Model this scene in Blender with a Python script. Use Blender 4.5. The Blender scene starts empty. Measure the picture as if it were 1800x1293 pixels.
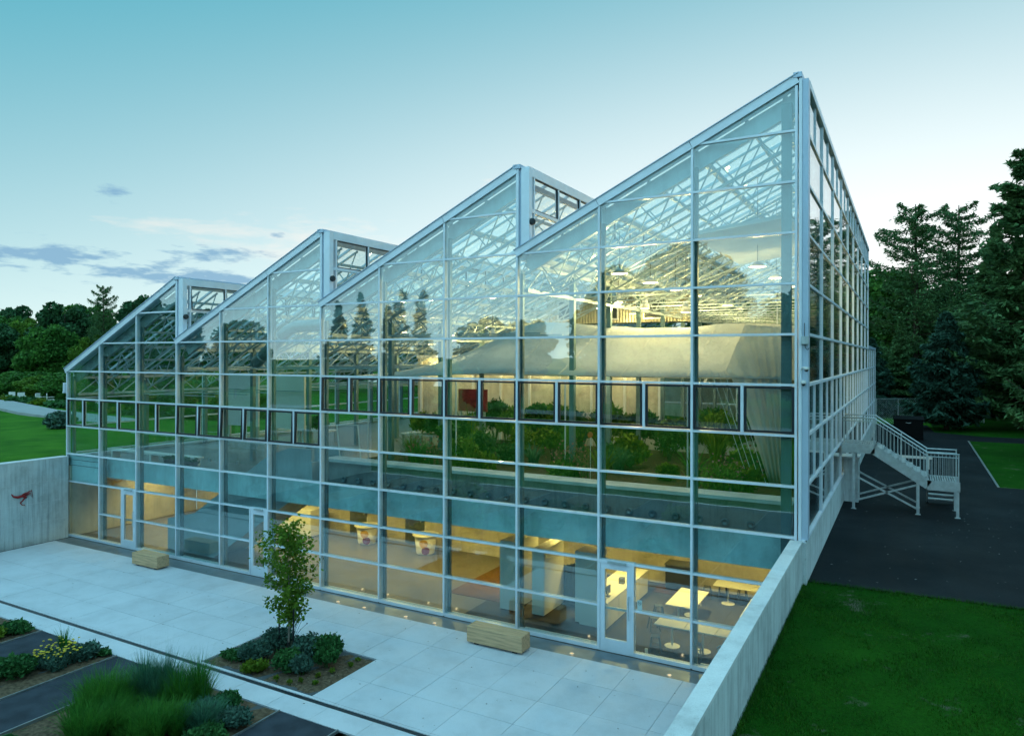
import bpy, bmesh, math, random
import numpy as np
from mathutils import Vector, Matrix
random.seed(7)
rng = np.random.default_rng(11)
R = math.radians
sc = bpy.context.scene
C = sc.collection

# ------------------------------------------------------------------ camera, sky, fill light, exposure
YAW, ROLL = 0.5061, 0.0019
cam = bpy.data.cameras.new('camera')
cam.sensor_width = 36.0
cam.lens = 1255.33 / 1800 * 36
cam.shift_y = -18.8 / 1800
cam.clip_start, cam.clip_end = 0.1, 3000
co = bpy.data.objects.new('camera', cam); C.objects.link(co)
fw = Vector((-math.sin(YAW), math.cos(YAW), 0)); rt = Vector((math.cos(YAW), math.sin(YAW), 0)); up = Vector((0, 0, 1))
r2 = rt * math.cos(ROLL) + up * math.sin(ROLL); u2 = up * math.cos(ROLL) - rt * math.sin(ROLL)
m = Matrix((r2, u2, -fw)).transposed().to_4x4()
MODULE = 1.4                              # the scene is drawn on the facade's grid module and brought to metres at the end
m.translation = Vector((27.468, -15.202, 6.653)) * MODULE
co.matrix_world = m
sc.camera = co

FILL_EL, FILL_AZ = R(52.0), R(200.0)        # added wide fill from high behind the viewer, not the set sun; azimuth from +Y towards +X
SET_AZ = 4.0                              # where the sun has gone down, behind the conifers
world = bpy.data.worlds.new('World'); sc.world = world; world.use_nodes = True
def build_sky():
    nt = world.node_tree; N = nt.nodes; L = nt.links; N.clear()
    def nd(t, **k):
        n = N.new(t)
        for a, v in k.items(): setattr(n, a, v)
        return n
    def mth(op, a, b=None, c=None, clamp=False):
        n = nd('ShaderNodeMath', operation=op, use_clamp=clamp)
        for i, v in enumerate((a, b, c)):
            if v is None: continue
            if isinstance(v, (int, float)): n.inputs[i].default_value = v
            else: L.new(v, n.inputs[i])
        return n.outputs[0]
    def mix(f, a, b, mode='MIX'):
        n = nd('ShaderNodeMix', data_type='RGBA', blend_type=mode)
        for i, v in ((0, f), (6, a), (7, b)):
            if isinstance(v, (int, float)): n.inputs[i].default_value = v
            elif isinstance(v, tuple): n.inputs[i].default_value = (*v, 1)
            else: L.new(v, n.inputs[i])
        return n.outputs[2]
    sky = nd('ShaderNodeTexSky', sky_type='NISHITA', sun_disc=False)
    sky.sun_elevation = FILL_EL; sky.sun_rotation = FILL_AZ
    sky.air_density = 1.0; sky.dust_density = 1.2; sky.ozone_density = 2.2
    tc = nd('ShaderNodeTexCoord')
    sep = nd('ShaderNodeSeparateXYZ'); L.new(tc.outputs['Generated'], sep.inputs[0])
    x, y, z = sep.outputs
    az = mth('MULTIPLY', mth('ARCTAN2', x, y), 57.2958)
    el = mth('MULTIPLY', mth('ARCSINE', z), 57.2958)
    # the pale evening veil: clear teal above, whitening towards the horizon and the set sun
    daz = mth('DIVIDE', mth('SUBTRACT', az, SET_AZ), 57.0); dele = mth('DIVIDE', el, 22.5)
    glow = mth('EXPONENT', mth('MULTIPLY', mth('ADD', mth('MULTIPLY', daz, daz), mth('MULTIPLY', dele, dele)), -1.0))
    hz = mth('POWER', mth('SUBTRACT', 1.0, mth('MINIMUM', mth('ABSOLUTE', z), 1.0)), 6.0)
    tint = mix(1.0, sky.outputs[0], SKY_TINT, 'MULTIPLY')
    nis = mix(1.0, tint, (SKY_STR,) * 3, 'MULTIPLY')
    veil = mix(mth('MULTIPLY', hz, 0.9), ZENITH, HORIZON)
    veil = mix(glow, veil, GLOW)
    base = mix(0.85, nis, veil)
    # clouds
    mp = nd('ShaderNodeCombineXYZ')
    L.new(mth('MULTIPLY', az, 0.10), mp.inputs[0]); L.new(mth('MULTIPLY', el, 0.42), mp.inputs[1])
    ns = nd('ShaderNodeTexNoise'); ns.inputs['Scale'].default_value = 2.6; ns.inputs['Detail'].default_value = 7; ns.inputs['Roughness'].default_value = 0.55; ns.inputs['Distortion'].default_value = 0.4
    L.new(mp.outputs[0], ns.inputs['Vector'])
    n2 = nd('ShaderNodeTexNoise'); n2.inputs['Scale'].default_value = 5.0; n2.inputs['Detail'].default_value = 6; n2.inputs['Roughness'].default_value = 0.6
    L.new(mp.outputs[0], n2.inputs['Vector'])
    def blob(a0, e0, sa, se):
        u = mth('POWER', mth('ABSOLUTE', mth('DIVIDE', mth('SUBTRACT', az, a0), sa)), 2.0)
        v = mth('POWER', mth('ABSOLUTE', mth('DIVIDE', mth('SUBTRACT', el, e0), se)), 2.0)
        return mth('EXPONENT', mth('MULTIPLY', mth('ADD', u, v), -1.0))
    def add(*s):
        o = s[0]
        for t in s[1:]: o = mth('ADD', o, t)
        return o
    dark = add(blob(-62.5, 6.7, 5.0, 0.9), blob(-51.6, 7.5, 3.6, 0.6), blob(-53, 5.6, 7, 0.8), blob(-58.2, 11.4, 1.5, 0.55), blob(-47.2, 9.2, 1.0, 0.34), blob(-92, 7, 16, 1.6))
    nn = mth('ADD', mth('MULTIPLY', ns.outputs[0], 0.65), mth('MULTIPLY', n2.outputs[0], 0.45))
    dm = mth('MULTIPLY', mth('SUBTRACT', mth('ADD', dark, mth('MULTIPLY', mth('SUBTRACT', nn, 0.54), 4.2)), 0.5), 2.0, clamp=True)
    dm = mth('MULTIPLY', dm, mth('MINIMUM', mth('MULTIPLY', dark, 3.0), 1.0))
    light = add(blob(-45, 8.3, 8, 2.4), blob(-30.6, 12.6, 1.1, 1.6), mth('MULTIPLY', blob(-54, 9.3, 8, 0.6), 0.7))
    lm = mth('MULTIPLY', mth('SUBTRACT', mth('ADD', mth('MULTIPLY', light, 0.8), mth('MULTIPLY', mth('SUBTRACT', nn, 0.55), 3.0)), 0.35), 1.1, clamp=True)
    lm = mth('MULTIPLY', lm, mth('MINIMUM', mth('MULTIPLY', light, 2.0), 0.75))
    base = mix(mth('MULTIPLY', lm, 0.5), base, (0.76, 0.62, 0.53))
    base = mix(mth('MULTIPLY', dm, 0.9), base, (0.15, 0.28, 0.40))
    bg = nd('ShaderNodeBackground'); bg.inputs['Strength'].default_value = 1.0
    L.new(base, bg.inputs['Color'])
    out = nd('ShaderNodeOutputWorld'); L.new(bg.outputs[0], out.inputs[0])
SKY_TINT = (0.12, 0.95, 1.0)
SKY_STR = 0.035
ZENITH, HORIZON, GLOW = (0.002, 0.265, 0.355), (0.58, 0.71, 0.68), (0.88, 0.87, 0.84)
build_sky()
world.cycles.sampling_method = 'MANUAL'; world.cycles.sample_map_resolution = 512
GF_LIGHT, UP_LIGHT = 420.0, 3.4             # lamps of the place itself (built further down)
sky_fill = bpy.data.lights.new('sky_fill', 'SUN'); sky_fill.energy = 1.5; sky_fill.angle = R(150); sky_fill.color = (0.61, 0.87, 1.0)  # added soft fill that brightens ground and facade, not the real sun
so = bpy.data.objects.new('sky_fill', sky_fill); C.objects.link(so)
so.rotation_euler = Vector((-math.sin(FILL_AZ) * math.cos(FILL_EL), -math.cos(FILL_AZ) * math.cos(FILL_EL), -math.sin(FILL_EL))).to_track_quat('-Z', 'Y').to_euler()
sc.view_settings.view_transform = 'Standard'; sc.view_settings.look = 'None'
sc.view_settings.exposure = 0.72; sc.view_settings.gamma = 1.0
sc.render.engine = 'CYCLES'
cy = sc.cycles
cy.use_denoising = True
cy.max_bounces = 6; cy.transparent_max_bounces = 32; cy.glossy_bounces = 3; cy.transmission_bounces = 3; cy.diffuse_bounces = 2
cy.sample_clamp_indirect = 6.0; cy.caustics_reflective = False; cy.caustics_refractive = False
cy.use_adaptive_sampling = True; cy.adaptive_threshold = 0.035

# ------------------------------------------------------------------ materials
def _nodes(name):
    mt = bpy.data.materials.new(name); mt.use_nodes = True
    nt = mt.node_tree; nt.nodes.clear()
    out = nt.nodes.new('ShaderNodeOutputMaterial')
    return mt, nt, out
def noise(nt, vec, scale, detail=5, rough=0.55, stretch=None):
    n = nt.nodes.new('ShaderNodeTexNoise'); n.inputs['Scale'].default_value = scale; n.inputs['Detail'].default_value = detail; n.inputs['Roughness'].default_value = rough
    if stretch:
        mp = nt.nodes.new('ShaderNodeMapping'); mp.inputs['Scale'].default_value = stretch
        nt.links.new(vec, mp.inputs[0]); vec = mp.outputs[0]
    nt.links.new(vec, n.inputs['Vector']); return n.outputs[0]
def ramp(nt, fac, stops):
    r = nt.nodes.new('ShaderNodeValToRGB'); e = r.color_ramp.elements
    while len(e) < len(stops): e.new(0.5)
    for i, (p, c) in enumerate(stops):
        e[i].position = p; e[i].color = (*c, 1)
    nt.links.new(fac, r.inputs[0]); return r.outputs[0]
def sc3(c, k): return tuple(max(0, min(1, v * k)) for v in c)
def mat(name, col, rough=0.5, metal=0.0, var=0.12, scale=3.0, bump=0.0, bscale=30.0, col2=None, stretch=None, coat=0.0):
    mt, nt, out = _nodes(name); L = nt.links
    b = nt.nodes.new('ShaderNodeBsdfPrincipled'); L.new(b.outputs[0], out.inputs[0])
    g = nt.nodes.new('ShaderNodeNewGeometry'); pos = g.outputs['Position']
    n = noise(nt, pos, scale, stretch=stretch)
    c2 = col2 or sc3(col, 1 - var * 2)
    L.new(ramp(nt, n, [(0.32, c2), (0.68, sc3(col, 1 + var * 0.4))]), b.inputs['Base Color'])
    b.inputs['Roughness'].default_value = rough; b.inputs['Metallic'].default_value = metal
    b.inputs['Specular IOR Level'].default_value = 0.12 if rough >= 0.8 else 0.5
    if coat: b.inputs['Coat Weight'].default_value = coat
    n2 = noise(nt, pos, scale * 4, 3)
    rr = nt.nodes.new('ShaderNodeMapRange'); rr.inputs[3].default_value = max(0.02, rough - 0.1); rr.inputs[4].default_value = min(1, rough + 0.12)
    L.new(n2, rr.inputs[0]); L.new(rr.outputs[0], b.inputs['Roughness'])
    if bump:
        nb = noise(nt, pos, bscale, 6, 0.65, stretch)
        bp = nt.nodes.new('ShaderNodeBump'); bp.inputs['Strength'].default_value = bump; bp.inputs['Distance'].default_value = 0.02
        L.new(nb, bp.inputs['Height']); L.new(bp.outputs[0], b.inputs['Normal'])
    return mt
def concrete(name, col, warm=0.0, streak=0.5, per=0.0, blotch=1.0):
    mt, nt, out = _nodes(name); L = nt.links
    b = nt.nodes.new('ShaderNodeBsdfPrincipled'); L.new(b.outputs[0], out.inputs[0]); b.inputs['Roughness'].default_value = 0.8
    g = nt.nodes.new('ShaderNodeNewGeometry'); pos = g.outputs['Position']
    a = ramp(nt, noise(nt, pos, 0.8, 9, 0.68), [(0.30, sc3(col, 1 - 0.34 * blotch)), (0.52, col), (0.72, sc3(col, 1 + 0.14 * blotch))])
    s = ramp(nt, noise(nt, pos, 1.0, 6, 0.65, (7, 7, 0.35)), [(0.34, (0.55, 0.56, 0.58)), (0.5, (0.9, 0.9, 0.9)), (0.62, (1, 1, 1))])
    f = ramp(nt, noise(nt, pos, 55, 3, 0.6), [(0.3, (0.88, 0.88, 0.88)), (0.7, (1.05, 1.05, 1.05))])
    pits = ramp(nt, noise(nt, pos, 24, 2, 0.5, (1, 1, 0.35)), [(0.27, (0.6, 0.6, 0.6)), (0.33, (1, 1, 1))])
    cur = a
    for o, k in ((s, streak), (f, 1.0), (pits, 0.6)):
        x = nt.nodes.new('ShaderNodeMix'); x.data_type = 'RGBA'; x.blend_type = 'MULTIPLY'; x.inputs[0].default_value = k
        L.new(cur, x.inputs[6]); L.new(o, x.inputs[7]); cur = x.outputs[2]
    if per:
        oi = nt.nodes.new('ShaderNodeObjectInfo'); mr = nt.nodes.new('ShaderNodeMapRange'); mr.inputs[3].default_value = 1 - per; mr.inputs[4].default_value = 1 + per * .4; L.new(oi.outputs['Random'], mr.inputs[0])
        vm = nt.nodes.new('ShaderNodeVectorMath'); vm.operation = 'SCALE'; L.new(cur, vm.inputs[0]); L.new(mr.outputs[0], vm.inputs['Scale']); cur = vm.outputs[0]
    L.new(cur, b.inputs['Base Color'])
    bp = nt.nodes.new('ShaderNodeBump'); bp.inputs['Strength'].default_value = 0.25; bp.inputs['Distance'].default_value = 0.02
    L.new(noise(nt, pos, 18, 6, 0.6), bp.inputs['Height']); L.new(bp.outputs[0], b.inputs['Normal'])
    return mt
def glass(name, tint, f0=0.05, wave=0.0, gloss=0.0):
    mt, nt, out = _nodes(name); L = nt.links
    lw = nt.nodes.new('ShaderNodeLayerWeight'); lw.inputs['Blend'].default_value = 0.5
    p = nt.nodes.new('ShaderNodeMath'); p.operation = 'POWER'; p.inputs[1].default_value = 5.0; L.new(lw.outputs['Facing'], p.inputs[0])
    q = nt.nodes.new('ShaderNodeMath'); q.operation = 'MULTIPLY_ADD'; q.inputs[1].default_value = 1 - f0; q.inputs[2].default_value = f0; L.new(p.outputs[0], q.inputs[0])
    t = nt.nodes.new('ShaderNodeBsdfTransparent'); t.inputs[0].default_value = (*tint, 1)
    gl = nt.nodes.new('ShaderNodeBsdfGlossy'); gl.inputs['Roughness'].default_value = gloss; gl.inputs[0].default_value = (0.93, 0.98, 1, 1)
    if wave:
        g = nt.nodes.new('ShaderNodeNewGeometry')
        bp = nt.nodes.new('ShaderNodeBump'); bp.inputs['Strength'].default_value = wave; bp.inputs['Distance'].default_value = 0.01
        L.new(noise(nt, g.outputs['Position'], 1.1, 2, 0.4), bp.inputs['Height']); L.new(bp.outputs[0], gl.inputs['Normal'])
    mx = nt.nodes.new('ShaderNodeMixShader'); L.new(q.outputs[0], mx.inputs[0]); L.new(t.outputs[0], mx.inputs[1]); L.new(gl.outputs[0], mx.inputs[2])
    L.new(mx.outputs[0], out.inputs[0]); return mt
def emit(name, col, s):
    mt, nt, out = _nodes(name); e = nt.nodes.new('ShaderNodeEmission'); e.inputs[0].default_value = (*col, 1); e.inputs[1].default_value = s
    nt.links.new(e.outputs[0], out.inputs[0]); return mt
def leafmat(name, c1, c2, trans=0.35, scale=0.9, rough=0.6):
    mt, nt, out = _nodes(name); L = nt.links
    g = nt.nodes.new('ShaderNodeNewGeometry'); pos = g.outputs['Position']
    mid = tuple((a + b) / 2 for a, b in zip(c1, c2))
    n1 = noise(nt, pos, scale, 4); n2 = noise(nt, pos, scale * 9, 2)
    ad = nt.nodes.new('ShaderNodeMath'); ad.operation = 'MULTIPLY_ADD'; ad.inputs[1].default_value = 0.45; L.new(n2, ad.inputs[0])
    m2 = nt.nodes.new('ShaderNodeMath'); m2.operation = 'MULTIPLY'; m2.inputs[1].default_value = 0.55; L.new(n1, m2.inputs[0]); L.new(m2.outputs[0], ad.inputs[2])
    col = ramp(nt, ad.outputs[0], [(0.34, c1), (0.5, mid), (0.66, c2)])
    mr = nt.nodes.new('ShaderNodeMapRange'); mr.inputs[3].default_value = 0.62; mr.inputs[4].default_value = 1.42; L.new(g.outputs['Random Per Island'], mr.inputs[0])
    vm = nt.nodes.new('ShaderNodeVectorMath'); vm.operation = 'SCALE'; L.new(col, vm.inputs[0]); L.new(mr.outputs[0], vm.inputs['Scale']); col = vm.outputs[0]
    d = nt.nodes.new('ShaderNodeBsdfPrincipled'); d.inputs['Roughness'].default_value = rough; d.inputs['Specular IOR Level'].default_value = 0.15; L.new(col, d.inputs['Base Color'])
    t = nt.nodes.new('ShaderNodeBsdfTranslucent'); L.new(col, t.inputs[0])
    mx = nt.nodes.new('ShaderNodeMixShader'); mx.inputs[0].default_value = trans
    L.new(d.outputs[0], mx.inputs[1]); L.new(t.outputs[0], mx.inputs[2]); L.new(mx.outputs[0], out.inputs[0]); return mt
def fabric(name, col, trans=0.4):
    mt, nt, out = _nodes(name); L = nt.links
    g = nt.nodes.new('ShaderNodeNewGeometry')
    c = ramp(nt, noise(nt, g.outputs['Position'], 0.8, 5), [(0.3, sc3(col, 0.86)), (0.7, col)])
    d = nt.nodes.new('ShaderNodeBsdfDiffuse'); t = nt.nodes.new('ShaderNodeBsdfTranslucent')
    L.new(c, d.inputs[0]); L.new(c, t.inputs[0])
    mx = nt.nodes.new('ShaderNodeMixShader'); mx.inputs[0].default_value = trans
    L.new(d.outputs[0], mx.inputs[1]); L.new(t.outputs[0], mx.inputs[2]); L.new(mx.outputs[0], out.inputs[0]); return mt
def wood(name, col):
    mt, nt, out = _nodes(name); L = nt.links
    b = nt.nodes.new('ShaderNodeBsdfPrincipled'); L.new(b.outputs[0], out.inputs[0]); b.inputs['Roughness'].default_value = 0.75
    tc = nt.nodes.new('ShaderNodeTexCoord'); pos = tc.outputs['Object']
    n = noise(nt, pos, 2.2, 6, 0.6, (0.7, 9, 9))
    c = ramp(nt, n, [(0.3, sc3(col, 0.6)), (0.5, sc3(col, 0.95)), (0.7, sc3(col, 1.15))])
    k = ramp(nt, noise(nt, pos, 2.6, 2, 0.4, (0.9, 2, 2)), [(0.22, (0.35, 0.28, 0.22)), (0.30, (1, 1, 1))])
    x = nt.nodes.new('ShaderNodeMix'); x.data_type = 'RGBA'; x.blend_type = 'MULTIPLY'; x.inputs[0].default_value = 1
    L.new(c, x.inputs[6]); L.new(k, x.inputs[7]); L.new(x.outputs[2], b.inputs['Base Color'])
    bp = nt.nodes.new('ShaderNodeBump'); bp.inputs['Strength'].default_value = 0.4; bp.inputs['Distance'].default_value = 0.01
    L.new(n, bp.inputs['Height']); L.new(bp.outputs[0], b.inputs['Normal']); return mt
def lawnmat(name, a, b_, dry, dry_amt):
    mt, nt, out = _nodes(name); L = nt.links
    b = nt.nodes.new('ShaderNodeBsdfPrincipled'); L.new(b.outputs[0], out.inputs[0]); b.inputs['Roughness'].default_value = 0.9; b.inputs['Specular IOR Level'].default_value = 0.05
    g = nt.nodes.new('ShaderNodeNewGeometry'); pos = g.outputs['Position']
    c = ramp(nt, noise(nt, pos, 0.35, 8, 0.7), [(0.34, a), (0.66, b_)])
    f = ramp(nt, noise(nt, pos, 22, 4, 0.7), [(0.3, (0.55, 0.55, 0.55)), (0.7, (1.2, 1.2, 1.2))])
    x = nt.nodes.new('ShaderNodeMix'); x.data_type = 'RGBA'; x.blend_type = 'MULTIPLY'; x.inputs[0].default_value = 1
    L.new(c, x.inputs[6]); L.new(f, x.inputs[7])
    dr = ramp(nt, noise(nt, pos, 0.9, 6, 0.7), [(0.70 - dry_amt, (0, 0, 0)), (0.78 - dry_amt, (1, 1, 1))])
    y = nt.nodes.new('ShaderNodeMix'); y.data_type = 'RGBA'; L.new(dr, y.inputs[0]); L.new(x.outputs[2], y.inputs[6]); y.inputs[7].default_value = (*dry, 1)
    L.new(y.outputs[2], b.inputs['Base Color'])
    bp = nt.nodes.new('ShaderNodeBump'); bp.inputs['Strength'].default_value = 0.8; bp.inputs['Distance'].default_value = 0.04
    L.new(noise(nt, pos, 30, 5, 0.7), bp.inputs['Height']); L.new(bp.outputs[0], b.inputs['Normal']); return mt

M = dict(
    frame=mat('painted_aluminium', (0.73, 0.80, 0.90), 0.38, 0.1, 0.06, 1.2),
    flash=mat('flashing', (0.46, 0.57, 0.72), 0.42, 0.2, 0.05, 0.8),
    steel=mat('galvanised_steel', (0.44, 0.52, 0.55), 0.45, 0.5, 0.12, 2.5, stretch=(1, 1, 0.3)),
    colsteel=mat('shaded_steel', (0.15, 0.24, 0.265), 0.45, 0.4, 0.12, 2.5, stretch=(1, 1, 0.3)),  # darker galvanised steel, indoor shade put into the colour
    galv=mat('bright_galvanised', (0.50, 0.57, 0.60), 0.42, 0.55, 0.10, 6.0),
    dark=mat('dark_gasket', (0.012, 0.018, 0.026), 0.45, 0.0, 0.1),
    mblack=mat('matt_black', (0.006, 0.007, 0.008), 0.9, 0.0, 0.1),
    black=mat('black_plastic', (0.02, 0.022, 0.025), 0.4, 0.0, 0.1),
    grille=mat('dark_grille', (0.03, 0.035, 0.04), 0.6, 0.3),
    glass=glass('window_glass', (0.86, 0.955, 0.95), 0.125, 0.07),
    sglass=glass('side_glass', (0.80, 0.90, 0.90), 0.26, 0.16),
    rglass=glass('roof_glass', (0.86, 0.94, 0.93), 0.07, 0.02),
    conc=concrete('concrete_wall', (0.56, 0.63, 0.65), streak=0.8),
    cap=concrete('concrete_cap', (0.62, 0.65, 0.67), streak=0.1),
    beam=concrete('spandrel_render', (0.56, 0.84, 0.90), streak=0.2),
    pconc=concrete('shaded_planter_concrete', (0.27, 0.31, 0.31)),  # shade under the overhanging cap is put into this darker tone
    iconc=concrete('concrete_interior', (0.56, 0.52, 0.42), streak=0.3),
    pave=concrete('paving_concrete', (0.60, 0.63, 0.69), streak=0.0, per=0.055, blotch=0.45),
    joint=mat('joint', (0.10, 0.115, 0.125), 0.9),
    floor=mat('polished_floor', (0.13, 0.115, 0.10), 0.35, 0.0, 0.12, 0.7, 0.05, 20),
    carpet=mat('dark_carpet', (0.075, 0.07, 0.067), 0.9, 0.0, 0.15, 3, 0.2, 90),
    mat_brown=mat('brown_mat', (0.12, 0.062, 0.02), 0.9, 0.0, 0.2, 5, 0.3, 90),
    strip=mat('steel_grating', (0.20, 0.235, 0.26), 0.4, 0.4, 0.12, 2),
    asphalt=mat('asphalt', (0.012, 0.015, 0.019), 0.85, 0.0, 0.25, 0.8, 0.6, 45),
    gravelpath=mat('stone_dust_path', (0.05, 0.062, 0.08), 0.9, 0.0, 0.2, 1.5, 0.7, 60),
    mulch=mat('mulch', (0.16, 0.115, 0.075), 0.95, 0.0, 0.3, 9, 0.9, 60),
    soil=mat('soil', (0.09, 0.07, 0.05), 0.95, 0.0, 0.3, 6, 0.9, 40),
    road=mat('pale_road', (0.34, 0.36, 0.37), 0.85, 0.0, 0.08, 0.6),
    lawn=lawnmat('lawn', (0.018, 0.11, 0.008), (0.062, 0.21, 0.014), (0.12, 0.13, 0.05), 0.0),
    lawn_r=lawnmat('lawn_shade', (0.005, 0.055, 0.003), (0.016, 0.095, 0.006), (0.10, 0.105, 0.07), 0.10),  # darker copy of lawn with shade put into its greens
    edging=mat('steel_edging', (0.30, 0.32, 0.33), 0.5, 0.6),
    bench=wood('bench_timber', (0.62, 0.39, 0.22)),
    bark=mat('bark', (0.10, 0.075, 0.055), 0.9, 0.0, 0.3, 8, 0.8, 30, stretch=(1, 1, 0.25)),
    barkp=mat('pale_bark', (0.30, 0.27, 0.23), 0.85, 0.0, 0.2, 8, 0.4, 40),
    white=mat('white_laminate', (0.74, 0.73, 0.69), 0.4, 0.0, 0.03, 1.0),
    wpaint=mat('white_painted_steel', (0.68, 0.69, 0.68), 0.4, 0.1, 0.04, 2.0),
    stool=mat('stool_metal', (0.16, 0.18, 0.19), 0.35, 0.6, 0.1, 4),
    teal=mat('blue_panel', (0.05, 0.10, 0.14), 0.6, 0.0, 0.1, 1),
    plaster=mat('stair_plaster', (0.36, 0.46, 0.50), 0.7, 0.0, 0.1, 0.8),
    fabric=fabric('tent_fabric', (0.80, 0.82, 0.80), 0.5),
    duct=mat('spiral_duct', (0.30, 0.40, 0.42), 0.35, 0.6, 0.1, 2),
    pmetal=mat('corrugated_metal', (0.36, 0.33, 0.24), 0.4, 0.5, 0.12, 2),
    red=mat('red_steel', (0.36, 0.016, 0.02), 0.45, 0.1, 0.1, 5),
    redb=mat('red_board', (0.20, 0.02, 0.025), 0.6, 0.0, 0.1, 2),
    yellow=mat('yellow_paint', (0.70, 0.42, 0.05), 0.5, 0.0, 0.1, 5),
    orange=mat('orange_sign', (0.75, 0.16, 0.03), 0.5),
    lamp=emit('lamp_glow', (1.0, 0.62, 0.24), 9.0),
    lampw=emit('lamp_tube', (1.0, 0.68, 0.26), 6.0),
    led=emit('led_glow', (1.0, 0.78, 0.45), 0.55),
    leafA=leafmat('leaf_maple', (0.055, 0.16, 0.018), (0.20, 0.31, 0.04), 0.5, 1.5),
    leafF=leafmat('leaf_forest', (0.026, 0.12, 0.026), (0.10, 0.25, 0.042), 0.3, 0.25),
    leafY=leafmat('leaf_light', (0.05, 0.16, 0.02), (0.17, 0.28, 0.04), 0.35, 0.4),
    leafD=leafmat('leaf_dark', (0.018, 0.078, 0.034), (0.055, 0.145, 0.055), 0.25, 0.5),
    needle=leafmat('needles', (0.034, 0.11, 0.042), (0.12, 0.22, 0.075), 0.25, 0.5),
    bluen=leafmat('blue_needles', (0.018, 0.066, 0.044), (0.055, 0.13, 0.088), 0.2, 0.6),
    sage=leafmat('sage_leaf', (0.03, 0.085, 0.065), (0.10, 0.20, 0.15), 0.2, 2.5),
    bushg=leafmat('shrub_leaf', (0.016, 0.085, 0.026), (0.06, 0.18, 0.05), 0.25, 2.5),
    lime=leafmat('lime_leaf', (0.06, 0.14, 0.012), (0.16, 0.22, 0.02), 0.35, 3),
    grassb=leafmat('grass_blade', (0.018, 0.090, 0.012), (0.060, 0.190, 0.024), 0.35, 0.7),
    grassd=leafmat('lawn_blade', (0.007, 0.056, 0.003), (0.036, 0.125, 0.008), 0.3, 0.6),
    ograss=leafmat('ornamental_grass', (0.020, 0.13, 0.018), (0.085, 0.27, 0.035), 0.35, 1.2),
    bgrass=leafmat('blue_grass', (0.03, 0.12, 0.075), (0.09, 0.24, 0.14), 0.3, 1.2),
    petal=mat('yellow_petals', (0.62, 0.46, 0.02), 0.7, 0.0, 0.12, 20),
    seed=mat('seed_heads', (0.04, 0.03, 0.025), 0.9),
    pink=mat('pink_petals', (0.45, 0.16, 0.14), 0.7),
    stem=mat('stems', (0.05, 0.09, 0.03), 0.8),
)
def paper():
    mt, nt, out = _nodes('sign_paper'); L = nt.links
    b = nt.nodes.new('ShaderNodeBsdfPrincipled'); b.inputs['Base Color'].default_value = (0.75, 0.75, 0.74, 1); L.new(b.outputs[0], out.inputs[0]); return mt
M['paper'] = paper()
def asphalt():
    mt, nt, out = _nodes('worn_asphalt'); L = nt.links
    b = nt.nodes.new('ShaderNodeBsdfPrincipled'); L.new(b.outputs[0], out.inputs[0])
    g = nt.nodes.new('ShaderNodeNewGeometry'); pos = g.outputs['Position']
    c = ramp(nt, noise(nt, pos, 0.22, 8, 0.7), [(0.34, (0.004, 0.006, 0.008)), (0.52, (0.007, 0.010, 0.013)), (0.70, (0.015, 0.019, 0.023))])
    f = ramp(nt, noise(nt, pos, 60, 3, 0.7), [(0.3, (0.5, 0.5, 0.5)), (0.75, (1.7, 1.7, 1.7))])
    lit = ramp(nt, noise(nt, pos, 5.5, 5, 0.75), [(0.70, (0, 0, 0)), (0.74, (1, 1, 1))])
    x = nt.nodes.new('ShaderNodeMix'); x.data_type = 'RGBA'; x.blend_type = 'MULTIPLY'; x.inputs[0].default_value = 1; L.new(c, x.inputs[6]); L.new(f, x.inputs[7])
    y = nt.nodes.new('ShaderNodeMix'); y.data_type = 'RGBA'; L.new(lit, y.inputs[0]); L.new(x.outputs[2], y.inputs[6]); y.inputs[7].default_value = (0.035, 0.038, 0.034, 1)
    L.new(y.outputs[2], b.inputs['Base Color']); b.inputs['Specular IOR Level'].default_value = 0.14
    rr = nt.nodes.new('ShaderNodeMapRange'); rr.inputs[3].default_value = 0.6; rr.inputs[4].default_value = 0.95; L.new(noise(nt, pos, 0.4, 4), rr.inputs[0]); L.new(rr.outputs[0], b.inputs['Roughness'])
    bp = nt.nodes.new('ShaderNodeBump'); bp.inputs['Strength'].default_value = 0.6; bp.inputs['Distance'].default_value = 0.012; L.new(noise(nt, pos, 40, 5, 0.7), bp.inputs['Height']); L.new(bp.outputs[0], b.inputs['Normal']); return mt
M['asphalt'] = asphalt()

# ------------------------------------------------------------------ helpers
def link(o, parent=None):
    C.objects.link(o)
    if parent is not None: o.parent = parent
    return o
def tag(o, label=None, cat=None, group=None, kind=None):
    if label: o['label'] = label
    if cat: o['category'] = cat
    if group: o['group'] = group
    if kind: o['kind'] = kind
    return o
def thing(name, label, cat, loc=(0, 0, 0), rz=0.0, group=None):
    o = bpy.data.objects.new(name, None); o.empty_display_size = 0.2
    o.location = loc; o.rotation_euler = (0, 0, rz)
    return tag(link(o), label, cat, group)
_cube = {}
def cube_mesh(mk):
    if mk not in _cube:
        me = bpy.data.meshes.new('block_' + mk); bm = bmesh.new(); bmesh.ops.create_cube(bm, size=1.0); bm.to_mesh(me); bm.free()
        me.materials.append(M[mk]); _cube[mk] = me
    return _cube[mk]
def blk(name, mk, lo, hi, parent=None):
    """a plain block between two corners (shared mesh, scaled)"""
    o = bpy.data.objects.new(name, cube_mesh(mk))
    o.location = [(a + b) / 2 for a, b in zip(lo, hi)]; o.scale = [abs(b - a) for a, b in zip(lo, hi)]
    return link(o, parent)
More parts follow.
